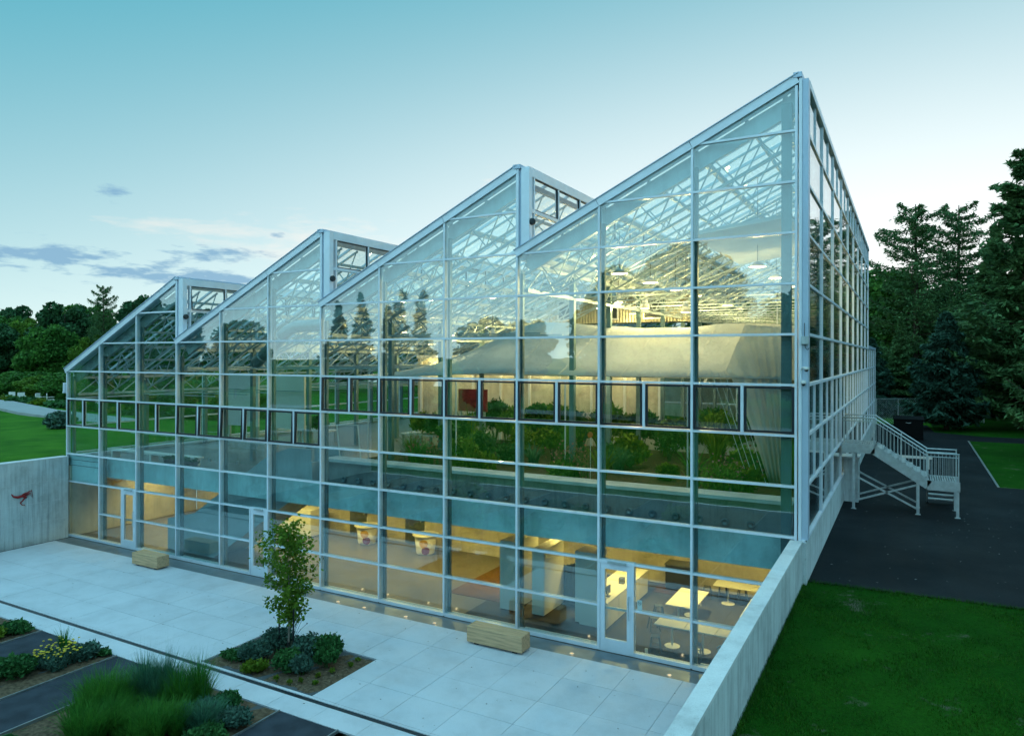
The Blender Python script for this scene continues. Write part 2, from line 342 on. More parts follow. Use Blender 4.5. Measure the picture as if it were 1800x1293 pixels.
def bar(name, mk, a, b, w, h, parent=None, upv=(0, 0, 1)):
    """a bar from a to b, w across, h along up"""
    a, b = Vector(a), Vector(b); d = b - a; L_ = d.length; d.normalize()
    s = d.cross(Vector(upv)); s.normalize(); u = s.cross(d)
    o = bpy.data.objects.new(name, cube_mesh(mk))
    mm = Matrix((d * L_, s * w, u * h)).transposed().to_4x4(); mm.translation = (a + b) / 2
    o.matrix_basis = mm
    return link(o, parent)
class MB:
    def __init__(s): s.v = []; s.f = []; s.mi = []
    def add(s, vs, fs, mi=0):
        n = len(s.v); s.v += [tuple(v) for v in vs]; s.f += [tuple(i + n for i in f) for f in fs]; s.mi += [mi] * len(fs); return s
    def box(s, lo, hi, mi=0):
        (x0, y0, z0), (x1, y1, z1) = lo, hi
        return s.add([(x0, y0, z0), (x1, y0, z0), (x1, y1, z0), (x0, y1, z0), (x0, y0, z1), (x1, y0, z1), (x1, y1, z1), (x0, y1, z1)],
                     [(3, 2, 1, 0), (4, 5, 6, 7), (0, 1, 5, 4), (1, 2, 6, 5), (2, 3, 7, 6), (3, 0, 4, 7)], mi)
    def bar(s, a, b, w, h=None, mi=0, upv=(0, 0, 1)):
        h = h or w; a, b = Vector(a), Vector(b); d = (b - a).normalized()
        t = d.cross(Vector(upv))
        if t.length < 1e-4: t = d.cross(Vector((1, 0, 0)))
        t.normalize(); u = t.cross(d)
        vs = []
        for p in (a, b):
            for i, j in ((-1, -1), (1, -1), (1, 1), (-1, 1)): vs.append(p + t * (i * w / 2) + u * (j * h / 2))
        return s.add(vs, [(3, 2, 1, 0), (4, 5, 6, 7), (0, 1, 5, 4), (1, 2, 6, 5), (2, 3, 7, 6), (3, 0, 4, 7)], mi)
    def tube(s, pts, rad, n=8, mi=0):
        pts = [Vector(p) for p in pts]; rs = rad if isinstance(rad, (list, tuple)) else [rad] * len(pts)
        rings = []; prev = None
        for i, p in enumerate(pts):
            d = (pts[min(i + 1, len(pts) - 1)] - pts[max(i - 1, 0)]).normalized()
            t = prev - d * prev.dot(d) if prev is not None else d.cross(Vector((0, 0, 1)) if abs(d.z) < 0.9 else Vector((1, 0, 0)))
            if t.length < 1e-5: t = d.cross(Vector((0, 1, 0)))
            t.normalize(); prev = t; u = d.cross(t)
            rings.append([p + (t * math.cos(2 * math.pi * k / n) + u * math.sin(2 * math.pi * k / n)) * rs[i] for k in range(n)])
        vs = [v for r_ in rings for v in r_]; fs = []
        for i in range(len(pts) - 1):
            for k in range(n): fs.append((i * n + k, i * n + (k + 1) % n, (i + 1) * n + (k + 1) % n, (i + 1) * n + k))
        fs.append(tuple(range(n - 1, -1, -1))); fs.append(tuple((len(pts) - 1) * n + k for k in range(n)))
        return s.add(vs, fs, mi)
    def lathe(s, prof, n=20, c=(0, 0, 0), mi=0):
        vs = []; fs = []
        for r_, z in prof:
            for k in range(n): vs.append((c[0] + r_ * math.cos(2 * math.pi * k / n), c[1] + r_ * math.sin(2 * math.pi * k / n), c[2] + z))
        for i in range(len(prof) - 1):
            for k in range(n): fs.append((i * n + k, i * n + (k + 1) % n, (i + 1) * n + (k + 1) % n, (i + 1) * n + k))
        fs.append(tuple(range(n - 1, -1, -1))); fs.append(tuple((len(prof) - 1) * n + k for k in range(n)))
        return s.add(vs, fs, mi)
    def prism(s, poly, axis, lo, hi, mi=0):
        """polygon in the plane across axis ('x': (y,z), 'y': (x,z), 'z': (x,y)) pushed from lo to hi"""
        n = len(poly)
        def pt(a, b, c): return {'x': (c, a, b), 'y': (a, c, b), 'z': (a, b, c)}[axis]
        vs = [pt(a, b, lo) for a, b in poly] + [pt(a, b, hi) for a, b in poly]
        fs = [tuple(range(n)), tuple(range(2 * n - 1, n - 1, -1))] + [(i, i + n, (i + 1) % n + n, (i + 1) % n) for i in range(n)]
        return s.add(vs, fs, mi)
    def mesh(s, name, mks, smooth=False):
        me = bpy.data.meshes.new(name); me.from_pydata(s.v, [], s.f)
        for k in (mks if isinstance(mks, (list, tuple)) else [mks]): me.materials.append(M[k])
        if any(s.mi): me.polygons.foreach_set('material_index', s.mi)
        bm = bmesh.new(); bm.from_mesh(me); bmesh.ops.recalc_face_normals(bm, faces=bm.faces); bm.to_mesh(me); bm.free()
        if smooth: me.polygons.foreach_set('use_smooth', [True] * len(me.polygons))
        return me
    def build(s, name, mks, parent=None, smooth=False, bevel=0.0, loc=None):
        o = bpy.data.objects.new(name, s.mesh(name, mks, smooth)); link(o, parent)
        if loc: o.location = loc
        if bevel:
            b = o.modifiers.new('bevel', 'BEVEL'); b.width = bevel; b.segments = 2; b.limit_method = 'ANGLE'
        return o
def np_mesh(name, V, F, mk):
    me = bpy.data.meshes.new(name); nv, nf, k = len(V), len(F), F.shape[1]
    me.vertices.add(nv); me.vertices.foreach_set('co', V.astype(np.float32).ravel())
    me.loops.add(nf * k); me.loops.foreach_set('vertex_index', F.astype(np.int32).ravel())
    me.polygons.add(nf); me.polygons.foreach_set('loop_start', np.arange(0, nf * k, k, dtype=np.int32)); me.polygons.foreach_set('loop_total', np.full(nf, k, np.int32))
    for q in (mk if isinstance(mk, (list, tuple)) else [mk]): me.materials.append(M[q])
    me.update(); me.validate(); return me
def unit(v): return v / (np.linalg.norm(v, axis=1, keepdims=True) + 1e-9)
def leaves(P, size, up_bias=0.3, aspect=1.6, D=None, spread=1.0):
    """diamond leaves at points P (n,3); D = preferred long axis"""
    n = len(P); a = unit(rng.normal(size=(n, 3)) * spread + (D if D is not None else 0))
    nb = unit(rng.normal(size=(n, 3)) + np.array([0, 0, up_bias * 3]))
    b = unit(np.cross(nb, a)); s = size * rng.uniform(0.6, 1.3, (n, 1))
    V = np.stack([P - a * s * aspect * .5, P + b * s * .5, P + a * s * aspect * .5, P - b * s * .5], 1).reshape(-1, 3)
    return V, np.arange(4 * n).reshape(-1, 4)
def leaf_mesh(name, P, size, mk, **k):
    V, F = leaves(P, size, **k); return np_mesh(name, V, F, mk)
def obj(name, me, parent=None, loc=None):
    o = bpy.data.objects.new(name, me); link(o, parent)
    if loc is not None: o.location = loc
    return o

# ------------------------------------------------------------------ measures of the greenhouse
H, W = 1.0177, 2.13
def zr(r): return (12 - r) * H
def kx(k): return k * W
XR = 25.67                         # glass line of the right side
BAY, Y0 = 2.80, 0.28
YB = Y0 + 9 * BAY                  # back of the tall part
ZF = 2.85                          # upper floor
ZG = 2.15                          # ground to the right of the wall
# ------------------------------------------------------------------ ground
def ground_z(x, y):
    t = min(1, max(0, (x - 2) / 22)); t = t * t * (3 - 2 * t)
    z = 2.86 * (1 - t) + ZG * t
    if x < -4: z -= min(0.5, (-4 - x) * 0.025)
    if x > 60 or y > 80: pass
    return z
def build_ground():
    xs = [-900, -300, -150, -90, -60, -45, -36, -28, -20, -12, -6, -2, 0.28, 6, 12, 19, 25.45, 27, 30, 34, 40, 50, 70, 110, 200, 900]
    ys = [-900, -300, -150, -90, -60, -40, -30, -25, -21, -17, -12, -8, -4, 0, 5.6, 12, 20, 25.4, 30, 36, 45, 60, 90, 150, 300, 900]
    vs = []; fs = []; idx = {}
    def zz(x, y):
        z = ground_z(x, y)
        if 0.2 < x < 25.6 and -21.5 < y <= -4: z = 0.0 if y > -17.5 else (0.0 if y > -17 else z * 0.5)
        return z
    for j, y in enumerate(ys):
        for i, x in enumerate(xs): idx[i, j] = len(vs); vs.append((x, y, zz(x, y)))
    for j in range(len(ys) - 1):
        for i in range(len(xs) - 1):
            cx_, cy_ = (xs[i] + xs[i + 1]) / 2, (ys[j] + ys[j + 1]) / 2
            if 0.28 < cx_ < 25.45 and -17 < cy_ < 25.4: continue      # the sunken court and the building
            fs.append((idx[i, j], idx[i + 1, j], idx[i + 1, j + 1], idx[i, j + 1]))
    mb = MB(); mb.add(vs, fs); o = mb.build('lawn_ground', 'lawn'); tag(o, kind='structure')
    mb = MB(); mb.add([(0.29, -17.05, -0.03), (25.44, -17.05, -0.03), (25.44, 0.02, -0.03), (0.29, 0.02, -0.03)], [(0, 1, 2, 3)])
    o = mb.build('court_ground', 'joint'); tag(o, kind='structure')
build_ground()
def sheet(name, mk, poly, z, kind='structure'):
    mb = MB(); mb.prism(poly, 'z', z - 0.02, z); return tag(mb.build(name, mk), kind=kind)
# right-hand asphalt and lawns
mb = MB()
mb.prism([(25.66, 0.25), (90, 3.2), (90, 17.0), (30.25, 14.75), (30.35, 30.6), (90, 32.6), (90, 36.2), (31.2, 33.6), (28.9, 35.0), (28.6, 40), (25.6, 40)], 'z', ZG - 0.03, ZG + 0.012)
tag(mb.build('asphalt_path', 'asphalt'), kind='structure')
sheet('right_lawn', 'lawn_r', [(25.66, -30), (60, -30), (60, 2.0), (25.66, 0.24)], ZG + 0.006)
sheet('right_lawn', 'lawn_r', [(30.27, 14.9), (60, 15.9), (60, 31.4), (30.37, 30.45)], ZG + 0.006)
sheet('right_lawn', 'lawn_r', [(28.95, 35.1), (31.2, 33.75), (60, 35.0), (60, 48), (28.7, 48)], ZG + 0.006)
def garden_path():
    vs = []; fs = []; n = 40
    for i in range(n + 1):
        x = -20 + 70 * i / n; yc = -25.5 - 3.0 * math.sin(x * .09)
        for d in (-1.6, 1.6): vs.append((x, yc + d, max(ground_z(x, yc + d), 2.2) + .25))
    fs = [(2 * i, 2 * i + 2, 2 * i + 3, 2 * i + 1) for i in range(n)]
    tag(MB().add(vs, fs).build('garden_path', 'road'), kind='structure')
garden_path()
tag(MB().prism([(30.20, 14.70), (30.27, 14.70), (30.38, 30.6), (30.31, 30.6)], 'z', ZG, ZG + .03).build('path_edging', 'edging'), kind='structure')
# left road
tag(MB().prism([(-60, 19.2), (-46, 17.4), (-30, 13.2), (-12, 10.5), (-1, 9.6), (-1, 12.4), (-12, 13.3), (-30, 16.0), (-46, 20.4), (-60, 22.6)], 'z', 1.2, 2.55).build('garden_road', 'road'), kind='structure')

# terrace: individual slabs over the court ground, a slot drain, steel strip along the glass
terr = bpy.data.objects.new('terrace', None); link(terr); tag(terr, kind='structure')
BED = (13.96, 17.24, -4.82, -2.86)
xj = [0.5] + [23.43 - 1.115 * i for i in range(20, -1, -1)] + [24.545, 25.42]
xj = sorted(x for x in set(round(v, 3) for v in xj) if x >= 0.5)
yj = [-5.55, -5.02, -4.83, -3.85, -2.86, -1.7, -0.62]
def slab(x0, x1, y0, y1):
    g = 0.0035; o = blk('paving_slab', 'pave', (x0 + g, y0 + g, -0.12), (x1 - g, y1 - g, random.uniform(-0.0015, 0.0015)), terr); return o
for j in range(len(yj) - 1):
    y0, y1 = yj[j], yj[j + 1]
    if (y0, y1) == (-5.02, -4.83): continue
    for i in range(len(xj) - 1):
        x0, x1 = xj[i], xj[i + 1]
        if y0 >= BED[2] - 0.05 and y1 <= BED[3] + 0.05 and y1 > -4.8:
            if x0 >= BED[0] - 0.01 and x1 <= BED[1] + 0.01: continue
            if x0 < BED[0] < x1: x1 = BED[0]
            if x0 < BED[1] < x1: x0 = BED[1]
            if BED[0] <= x0 and x1 <= BED[1]: continue
        slab(x0, x1, y0, y1)
for i in range(len(xj) - 1):        # narrow course on the bed side of the drain
    slab(xj[i], xj[i + 1], -4.90, -4.83 + 0.0) if False else None
o = blk('slot_drain', 'dark', (0.5, -5.015, -0.1), (25.42, -4.905, -0.012)); tag(o, kind='structure')
for i in range(0, len(xj) - 1, 2):
    blk('paving_slab', 'pave', (xj[i] + .005, -4.9, -0.12), (xj[min(i + 2, len(xj) - 1)] - .005, -4.836, 0.0), terr)
o = blk('facade_strip', 'strip', (0.5, -0.615, -0.1), (25.42, -0.03, -0.008)); tag(o, kind='structure')
# beds and paths at the lower left
def bed(name, x0, x1, y0, y1, mk, z=0.0):
    mb = MB(); n = 18; m_ = max(3, int(abs(y1 - y0) / 0.3))
    vs = [(x0 + (x1 - x0) * i / n, y0 + (y1 - y0) * j / m_, z + (rng.normal() * 0.018 if 0 < i < n and 0 < j < m_ else -0.03)) for j in range(m_ + 1) for i in range(n + 1)]
    fs = [(j * (n + 1) + i, j * (n + 1) + i + 1, (j + 1) * (n + 1) + i + 1, (j + 1) * (n + 1) + i) for j in range(m_) for i in range(n)]
    mb.add(vs, fs); return tag(mb.build(name, mk, smooth=True), kind='structure')
bed('planting_bed', BED[0], BED[1], BED[2], BED[3], 'mulch', -0.01)
for x0, x1, isbed in ((0.3, 3.0, 0), (3.0, 4.5, 1), (4.5, 6.0, 0), (6.0, 9.12, 1), (9.12, 10.62, 0), (10.62, 12.1, 1), (12.1, 13.52, 0), (13.52, 17.15, 1), (17.15, 18.6, 0), (18.6, 22.2, 1), (22.2, 25.42, 0)):
    if isbed: bed('planting_bed', x0, x1, -16.5, -5.56, 'mulch', 0.0)
    else: sheet('gravel_path', 'gravelpath', [(x0, -16.5), (x1, -16.5), (x1, -5.56), (x0, -5.56)], -0.004)
    if x0 > 1: tag(blk('bed_edging', 'edging', (x0 - 0.012, -16.5, -0.1), (x0 + 0.012, -5.57, 0.03)), kind='structure')

# ------------------------------------------------------------------ retaining walls
rw = MB().box((25.43, -16.9, -0.1), (25.65, -0.06, 2.985)).build('retaining_wall', 'conc', bevel=0.008)
tag(rw, 'concrete retaining wall running from the glass corner towards the viewer', 'wall')
blk('wall_cap', 'cap', (25.425, -16.9, 2.987), (25.655, -0.065, 3.03), rw)
lw_ = MB().box((-0.06, -16.9, -0.1), (0.3, -0.03, 2.93)).build('retaining_wall', 'conc', bevel=0.008)
tag(lw_, 'board-marked concrete retaining wall at left with a red ornament on it', 'wall')
blk('wall_cap', 'cap', (-0.065, -16.9, 2.932), (0.305, -0.03, 2.965), lw_)
for zz in (0.72, 1.42, 2.15):
    blk('form_joint', 'cap', (0.296, -16.8, zz), (0.3035, -0.05, zz + 0.012), lw_)

# ------------------------------------------------------------------ the greenhouse
gh = thing('greenhouse', 'large saw-tooth glass greenhouse with four stepped peaks and a glazed two-storey front', 'greenhouse', (0, 0, 0))
MW = 0.050                          # face of a mullion
def top_row(k):                     # row of the roof line above grid line k (its own tooth)
    t = min(3, k // 3); return 6 - t - (k - 3 * t)
_sheet = {}
def pane(lo, hi, parent=gh, mk='glass', name='pane'):
    if mk != 'rglass': return blk(name, mk, lo, hi, parent)
    d = [b - a for a, b in zip(lo, hi)]; ax = d.index(min(d))
    return sheet_pane(name, mk, lo, hi, ax, parent)
def sheet_mesh(mk, ax):
    if (mk, ax) not in _sheet:
        q = [(-.5, -.5), (.5, -.5), (.5, .5), (-.5, .5)]; vs = [tuple(0 if i == ax else p[(i if i < ax else i - 1)] for i in range(3)) for p in q]
        me = bpy.data.meshes.new('sheet_' + mk); me.from_pydata(vs, [], [(0, 1, 2, 3)]); me.materials.append(M[mk]); _sheet[mk, ax] = me
    return _sheet[mk, ax]
def sheet_pane(name, mk, lo, hi, ax, parent):
    o = bpy.data.objects.new(name, sheet_mesh(mk, ax)); o.location = [(a + b) / 2 for a, b in zip(lo, hi)]; o.scale = [abs(b - a) for a, b in zip(lo, hi)]
    return link(o, parent)
def fpane(lo, hi):                  # front panes sit very slightly out of true, as glazing does
    o = pane([lo[0] - .004, lo[1], lo[2] - .004], [hi[0] + .004, hi[1], hi[2] + .004]); o.rotation_euler = (R(random.uniform(-.16, .16)), 0, R(random.uniform(-.12, .12))); return o
# --- front: mullions
for k in range(13):
    x = kx(k) + (0.1 if k == 0 else -0.045 if k == 12 else 0)
    z1 = zr(top_row(k)) if k < 12 else zr(0) - 0.1
    blk('mullion', 'frame', (x - MW / 2, 0.0, 0.02), (x + MW / 2, 0.15, z1 - 0.03), gh)
DOORS = {1: (3.49, 4.22), 4: (9.93, 10.61), 10: (21.345, 22.10)}
for c in range(12):
    t = c // 3; x0, x1 = kx(c) + MW / 2, kx(c + 1) - MW / 2
    if c == 0: x0 += 0.1
    if c == 11: x1 -= 0.045
    top = top_row(c); vent = 7 if t < 2 else 6
    for r in range(top, 13):
        zt = zr(r); dx = None
        if r == 12: blk('transom', 'frame', (x0, 0.004, 0.0), (x1, 0.15, 0.085), gh)
        elif r == 11 and c in DOORS:
            a, b = DOORS[c]
            if a - x0 > 0.3: blk('transom', 'frame', (x0, 0.004, zt - 0.023), (a - 0.05, 0.13, zt + 0.023), gh)
            if x1 - b > 0.3: blk('transom', 'frame', (b + 0.05, 0.004, zt - 0.023), (x1, 0.13, zt + 0.023), gh)
        elif c == 0 and r == 11: pass
        else: blk('transom', 'frame', (x0, 0.004, zt - 0.023), (x1, 0.13, zt + 0.023), gh)
    for r in range(top, 12):
        zt, zb = zr(r) - 0.03, zr(r + 1) + 0.03
        if r == 11: zb = 0.085
        if r == vent:
            xm = (x0 + x1) / 2
            blk('mullion', 'frame', (xm - 0.03, 0.004, zb), (xm + 0.03, 0.13, zt), gh)
            for a, b in ((x0, xm - 0.03), (xm + 0.03, x1)):
                w2, h2 = (b - a) / 2 - 0.008, (zt - zb) / 2 - 0.008; fwid = (0.028, 0.05, 0.045, 0.045)[t]
                mb = MB()
                mb.box((-w2, -0.03, -h2), (w2, 0.03, -h2 + fwid)); mb.box((-w2, -0.03, h2 - fwid), (w2, 0.03, h2))
                mb.box((-w2, -0.029, -h2 + fwid), (-w2 + fwid, 0.029, h2 - fwid)); mb.box((w2 - fwid, -0.029, -h2 + fwid), (w2, 0.029, h2 - fwid))
                vw = mb.build('vent_window', 'dark', gh); tilt = (0.0, 2.8, 1.2, 0.0)[t] * (0.6 + 0.5 * random.random())
                vw.location = ((a + b) / 2, 0.045, (zt + zb) / 2); vw.rotation_euler = (R(-tilt), 0, 0)
                vw.location.y -= math.sin(R(tilt)) * h2
                pane((-w2 + fwid, -0.008, -h2 + fwid), (w2 - fwid, 0.008, h2 - fwid), vw)
                pane((a, 0.09, zb), (b, 0.10, zt)) if False else None
            continue
        if c in DOORS and r >= 10:
            a, b = DOORS[c]
            if a - x0 > 0.3: fpane((x0, 0.03, zb), (a - 0.05, 0.05, zt))
            if x1 - b > 0.3: fpane((b + 0.05, 0.03, zb), (x1, 0.05, zt))
            continue
        if c == 0 and r == 10: zb = zr(12) + 0.085
        if c == 0 and r == 11: continue
        fpane((x0, 0.03, zb), (x1, 0.05, zt))
    # sloping head pane
    zb = zr(top) + 0.03; s = H / W
    zl, zh = zr(top) + s * (x0 - kx(c)) - 0.1, zr(top) + s * (x1 - kx(c)) - 0.1
    xa = kx(c) + (0.13 / s)
    mb = MB(); mb.prism([(xa, zb), (x1, zb), (x1, zh)], 'y', 0.03, 0.05); mb.build('pane', 'glass', gh)
# --- rakes, ridge and eave flashings, clerestory posts
s_ = math.atan2(H, W)
for t in range(4):
    xe, ze, xr, zt = kx(3 * t), zr(6 - t), kx(3 * t + 3), zr(3 - t)
    n = Vector((-math.sin(s_), 0, math.cos(s_)))
    a = Vector((xe - (0.04 if t else 0.0), 0.13, ze)); b = Vector((xr - 0.02, 0.13, zt))
    L_ = (b - a)
    for i in range(3):              # fascia in three lengths with fine joints
        p, q = a + L_ * (i / 3 + 0.0008), a + L_ * ((i + 1) / 3 - 0.0008)
        bar('rake_fascia', 'frame', p, q, 0.30, 0.175, gh, upv=n)
    bar('rake_capping', 'flash', a + n * 0.096, b + n * 0.096 + Vector((0.06, 0, 0.03)), 0.36, 0.016, gh, upv=n)
    blk('ridge_cap', 'flash', (xr - 0.10, -0.035, zt + 0.02), (xr + (0.06 if t == 3 else 0.10), YB, zt + 0.12), gh)
    if t < 3:
        zc = zr(5 - t)              # next eave
        blk('clerestory_post', 'frame', (xr - MW / 2, -0.004, zc + 0.05), (xr + 0.045, 0.17, zt + 0.01), gh)
        blk('clerestory_post', 'flash', (xr + 0.047, 0.045, zc + 0.08), (xr + 0.11, 0.17, zt + 0.06), gh)
        blk('clerestory_post', 'frame', (xr + 0.112, 0.012, zc + 0.10), (xr + 0.33, 0.17, zt + 0.05), gh)
        # clerestory glazing along the valley
        blk('clerestory_head', 'frame', (xr + 0.20, 0.175, zt - 0.17), (xr + 0.33, YB, zt + 0.05), gh)
        blk('clerestory_rail', 'frame', (xr + 0.22, 0.175, zr(4 - t) - 0.02), (xr + 0.33, YB, zr(4 - t) + 0.06), gh)
        blk('clerestory_sill', 'frame', (xr + 0.22, 0.175, zc + 0.12), (xr + 0.33, YB, zc + 0.22), gh)
        n_ = 18
        for j in range(n_):
            y0 = 0.30 + (YB - 0.3) * j / n_; y1 = 0.30 + (YB - 0.3) * (j + 1) / n_
            blk('clerestory_mullion', 'frame', (xr + 0.225, y0 - 0.03, zc + 0.22), (xr + 0.325, y0 + 0.03, zt - 0.172), gh)
            pane((xr + 0.26, y0 + 0.03, zc + 0.22), (xr + 0.275, y1 - 0.03, zr(4 - t) - 0.02), gh, 'rglass', 'clerestory_pane')
            w2, h2 = (y1 - y0) / 2 - 0.035, (zt - 0.172 - zr(4 - t) - 0.06) / 2 - 0.006; f = 0.024
            mb = MB(); mb.box((-.02, -w2, -h2), (.02, w2, -h2 + f)); mb.box((-.02, -w2, h2 - f), (.02, w2, h2)); mb.box((-.019, -w2, -h2 + f), (.019, -w2 + f, h2 - f)); mb.box((-.019, w2 - f, -h2 + f), (.019, w2, h2 - f))
            v = mb.build('ridge_vent', 'dark', gh)
            tl = R(5.0 if (t == 0 and j < 6) else 0.6)
            v.location = (xr + 0.285 + math.sin(tl) * h2, (y0 + y1) / 2, (zt - 0.172 + zr(4 - t) + 0.06) / 2); v.rotation_euler = (0, -tl, 0)
            pane((-.006, -w2 + f, -h2 + f), (.006, w2 - f, h2 - f), v, 'rglass')
# --- roof: purlins, glazing bars, panes, trusses
trm = MB()
span = W * 3
for zz, wd in ((-0.24, 0.05), (-0.92, 0.05)):
    trm.bar((0.1, 0, 0.1 * H / W + zz), (span - 0.1, 0, (span - 0.1) * H / W + zz), wd, wd)
nw = 14
for i in range(nw):
    xa, xb = 0.15 + (span - 0.3) * i / nw, 0.15 + (span - 0.3) * (i + 1) / nw
    za, zb = (-0.24, -0.92) if i % 2 == 0 else (-0.92, -0.24)
    trm.bar((xa, 0, xa * H / W + za), (xb, 0, xb * H / W + zb), 0.027, 0.027)
truss_me = trm.mesh('truss', 'steel')
gtm = MB(); ny = 30
for zz in (0.0, -0.62): gtm.bar((0, 0.3, zz), (0, YB, zz), 0.09, 0.09)
for i in range(ny):
    ya, yb = 0.3 + (YB - .3) * i / ny, 0.3 + (YB - .3) * (i + 1) / ny
    gtm.bar((0, ya, 0 if i % 2 else -0.62), (0, yb, -0.62 if i % 2 else 0), 0.03, 0.03)
gtruss_me = gtm.mesh('gutter_truss', 'steel')
for t in range(4):
    xe, ze, xr, zt = kx(3 * t), zr(6 - t), kx(3 * t + 3), zr(3 - t)
    n = Vector((-math.sin(s_), 0, math.cos(s_)))
    for i in range(4):
        px, pz = xe + W * i, ze + H * i
        off = 0.14 if i == 0 else -0.14 if i == 3 else 0
        blk('purlin', 'steel', (px + off - 0.05, 0.30, pz + off * H / W - 0.17), (px + off + 0.05, YB, pz + off * H / W - 0.05), gh)
        if i < 3:
            for fr in (0.5,):
                qx, qz = px + W * fr, pz + H * fr
                blk('purlin', 'steel', (qx - 0.03, 0.30, qz - 0.13), (qx + 0.03, YB, qz - 0.05), gh)
    nb = 18
    for j in range(nb + 1):
        yy = 0.30 + (YB - 0.30) * j / nb
        bar('glazing_bar', 'frame', (xe + 0.02, yy, ze + 0.01), (xr - 0.02, yy, zt - 0.01), 0.05, 0.07, gh, upv=n)
        if j == nb: continue
        y1 = 0.30 + (YB - 0.30) * (j + 1) / nb
        for i in range(3):
            a = Vector((xe + W * i, (yy + y1) / 2, ze + H * i)); b = Vector((xe + W * (i + 1), (yy + y1) / 2, ze + H * (i + 1)))
            o = bar('roof_pane', 'rglass', a + n * 0.012, b + n * 0.012, y1 - yy - 0.05, 0.014, gh, upv=n); o.data = sheet_mesh('rglass', 2)
    for j in range(0, 19):
        o = obj('truss', truss_me, gh, (xe, Y0 + j * BAY / 2 + (0.7 if j == 0 else 0), ze))
    bar('front_rafter', 'steel', (xe + 0.15, 0.34, ze - 0.32 + 0.15 * H / W), (xr - 0.05, 0.34, zt - 0.32 - 0.05 * H / W), 0.10, 0.36, gh, upv=n)
    for kk in ((3 * t, 3 * t + 3) if t == 0 else (3 * t + 3,)):
        obj('gutter_truss', gtruss_me, gh, (kx(kk) + (0.3 if kk == 0 else -0.3 if kk == 12 else 0.12), 0, (ze if kk == 3 * t else zr(5 - t) if t < 3 else zt) - 0.25))
    if t: blk('valley_gutter', 'flash', (xe - 0.12, 0.30, ze - 0.12), (xe + 0.14, YB, ze - 0.0), gh)
    for j in range(1, 19):
        yy = Y0 + j * BAY / 2
        bar('tie_rod', 'steel', (xe + 0.2, yy, ze - 0.85), (xr - 0.2, yy, ze - 0.85), 0.035, 0.035, gh)
        if j % 2 == 0: bar('shade_rail', 'steel', (xe + 0.2, yy + 0.5, ze - 0.55), (xr - 0.2, yy + 0.5, zt - 1.6), 0.05, 0.05, gh)
# --- columns
for k in range(13):
    x = kx(k) + (0.22 if k == 0 else -0.25 if k == 12 else 0.03)
    w = 0.20 if k == 12 else 0.10
    zt = zr(top_row(k)) - 0.45 if k < 12 else zr(0) - 0.4
    if k == 0: zt = zr(6) - 0.2
    blk('column', 'colsteel', (x - w / 2, 0.165, 0.0), (x + w / 2, 0.255, zt), gh)
for k in (0, 3, 6, 9, 12):
    for j in range(1, 10):
        x = kx(k) + (0.25 if k == 0 else -0.2 if k == 12 else 0.1); zt = zr(top_row(k)) - 0.2 if k < 12 else zr(0) - 0.5
        blk('column', 'colsteel', (x - 0.07, Y0 + j * BAY - 0.07, ZF), (x + 0.07, Y0 + j * BAY + 0.07, zt), gh)
# --- right side wall
blk('plinth', 'conc', (25.45, -0.055, 1.5), (25.72, YB + 9.6, 3.0), gh)
blk('corner_post', 'frame', (25.565, -0.012, 3.02), (25.625, 0.25, zr(0) + 0.0), gh)
blk('corner_post', 'flash', (25.628, 0.008, 3.035), (25.742, 0.27, zr(0) - 0.02), gh)
blk('corner_post', 'frame', (25.625, -0.03, 3.0), (25.70, 0.005, 3.05), gh)
for j in range(10):
    y = Y0 + j * BAY
    blk('side_mullion', 'frame', (XR - 0.05, y - 0.033, 3.03), (XR + 0.045, y + 0.033, zr(0) - 0.12), gh)
blk('side_head', 'frame', (XR - 0.08, 0.27, zr(0) - 0.12), (XR + 0.07, YB + 0.04, zr(0) + 0.02), gh)
blk('side_sill', 'frame', (XR - 0.05, 0.27, 3.003), (XR + 0.055, YB + 9.5, 3.05), gh)
for j in range(9):
    y0, y1 = Y0 + j * BAY + 0.033, Y0 + (j + 1) * BAY - 0.033
    for r in range(0, 9):
        zb, zt = zr(r + 1) + 0.03, zr(r) - (0.12 if r == 0 else 0.03)
        if r < 8: blk('side_transom', 'frame', (XR - 0.04, y0, zr(r + 1) - 0.03), (XR + (0.06 if r + 1 in (5, 6) else 0.04), y1, zr(r + 1) + 0.03), gh)
        if r in (0, 6, 7):
            ym = (y0 + y1) / 2
            blk('side_mullion', 'frame', (XR - 0.04, ym - 0.025, zb), (XR + 0.035, ym + 0.025, zt), gh)
            pane((XR - 0.01, y0, zb), (XR + 0.01, ym - 0.025, zt), gh, 'sglass', 'side_pane'); pane((XR - 0.01, ym + 0.025, zb), (XR + 0.01, y1, zt), gh, 'sglass', 'side_pane')
        else: pane((XR - 0.01, y0, zb), (XR + 0.01, y1, zt), gh, 'sglass', 'side_pane')
# low rear wing
for j in range(5):
    y = YB + j * 2.33
    if j: blk('side_mullion', 'frame', (XR - 0.05, y - 0.033, 3.05), (XR + 0.04, y + 0.033, zr(5)), gh)
    if j < 4:
        for r in (5, 6, 7, 8):
            pane((XR - 0.01, y + 0.033, zr(r + 1) + 0.03), (XR + 0.01, y + 2.33 - 0.033, zr(r) - 0.03), gh, 'sglass', 'side_pane')
            if r < 8: blk('side_transom', 'frame', (XR - 0.04, y + 0.033, zr(r + 1) - 0.03), (XR + 0.04, y + 2.297, zr(r + 1) + 0.03), gh)
blk('wing_roof', 'flash', (12.0, YB + 0.05, zr(5)), (XR + 0.05, YB + 9.5, zr(5) + 0.16), gh)
blk('wing_back_wall', 'iconc', (12.0, YB + 9.3, 2.2), (XR - 0.1, YB + 9.45, zr(5)), gh)
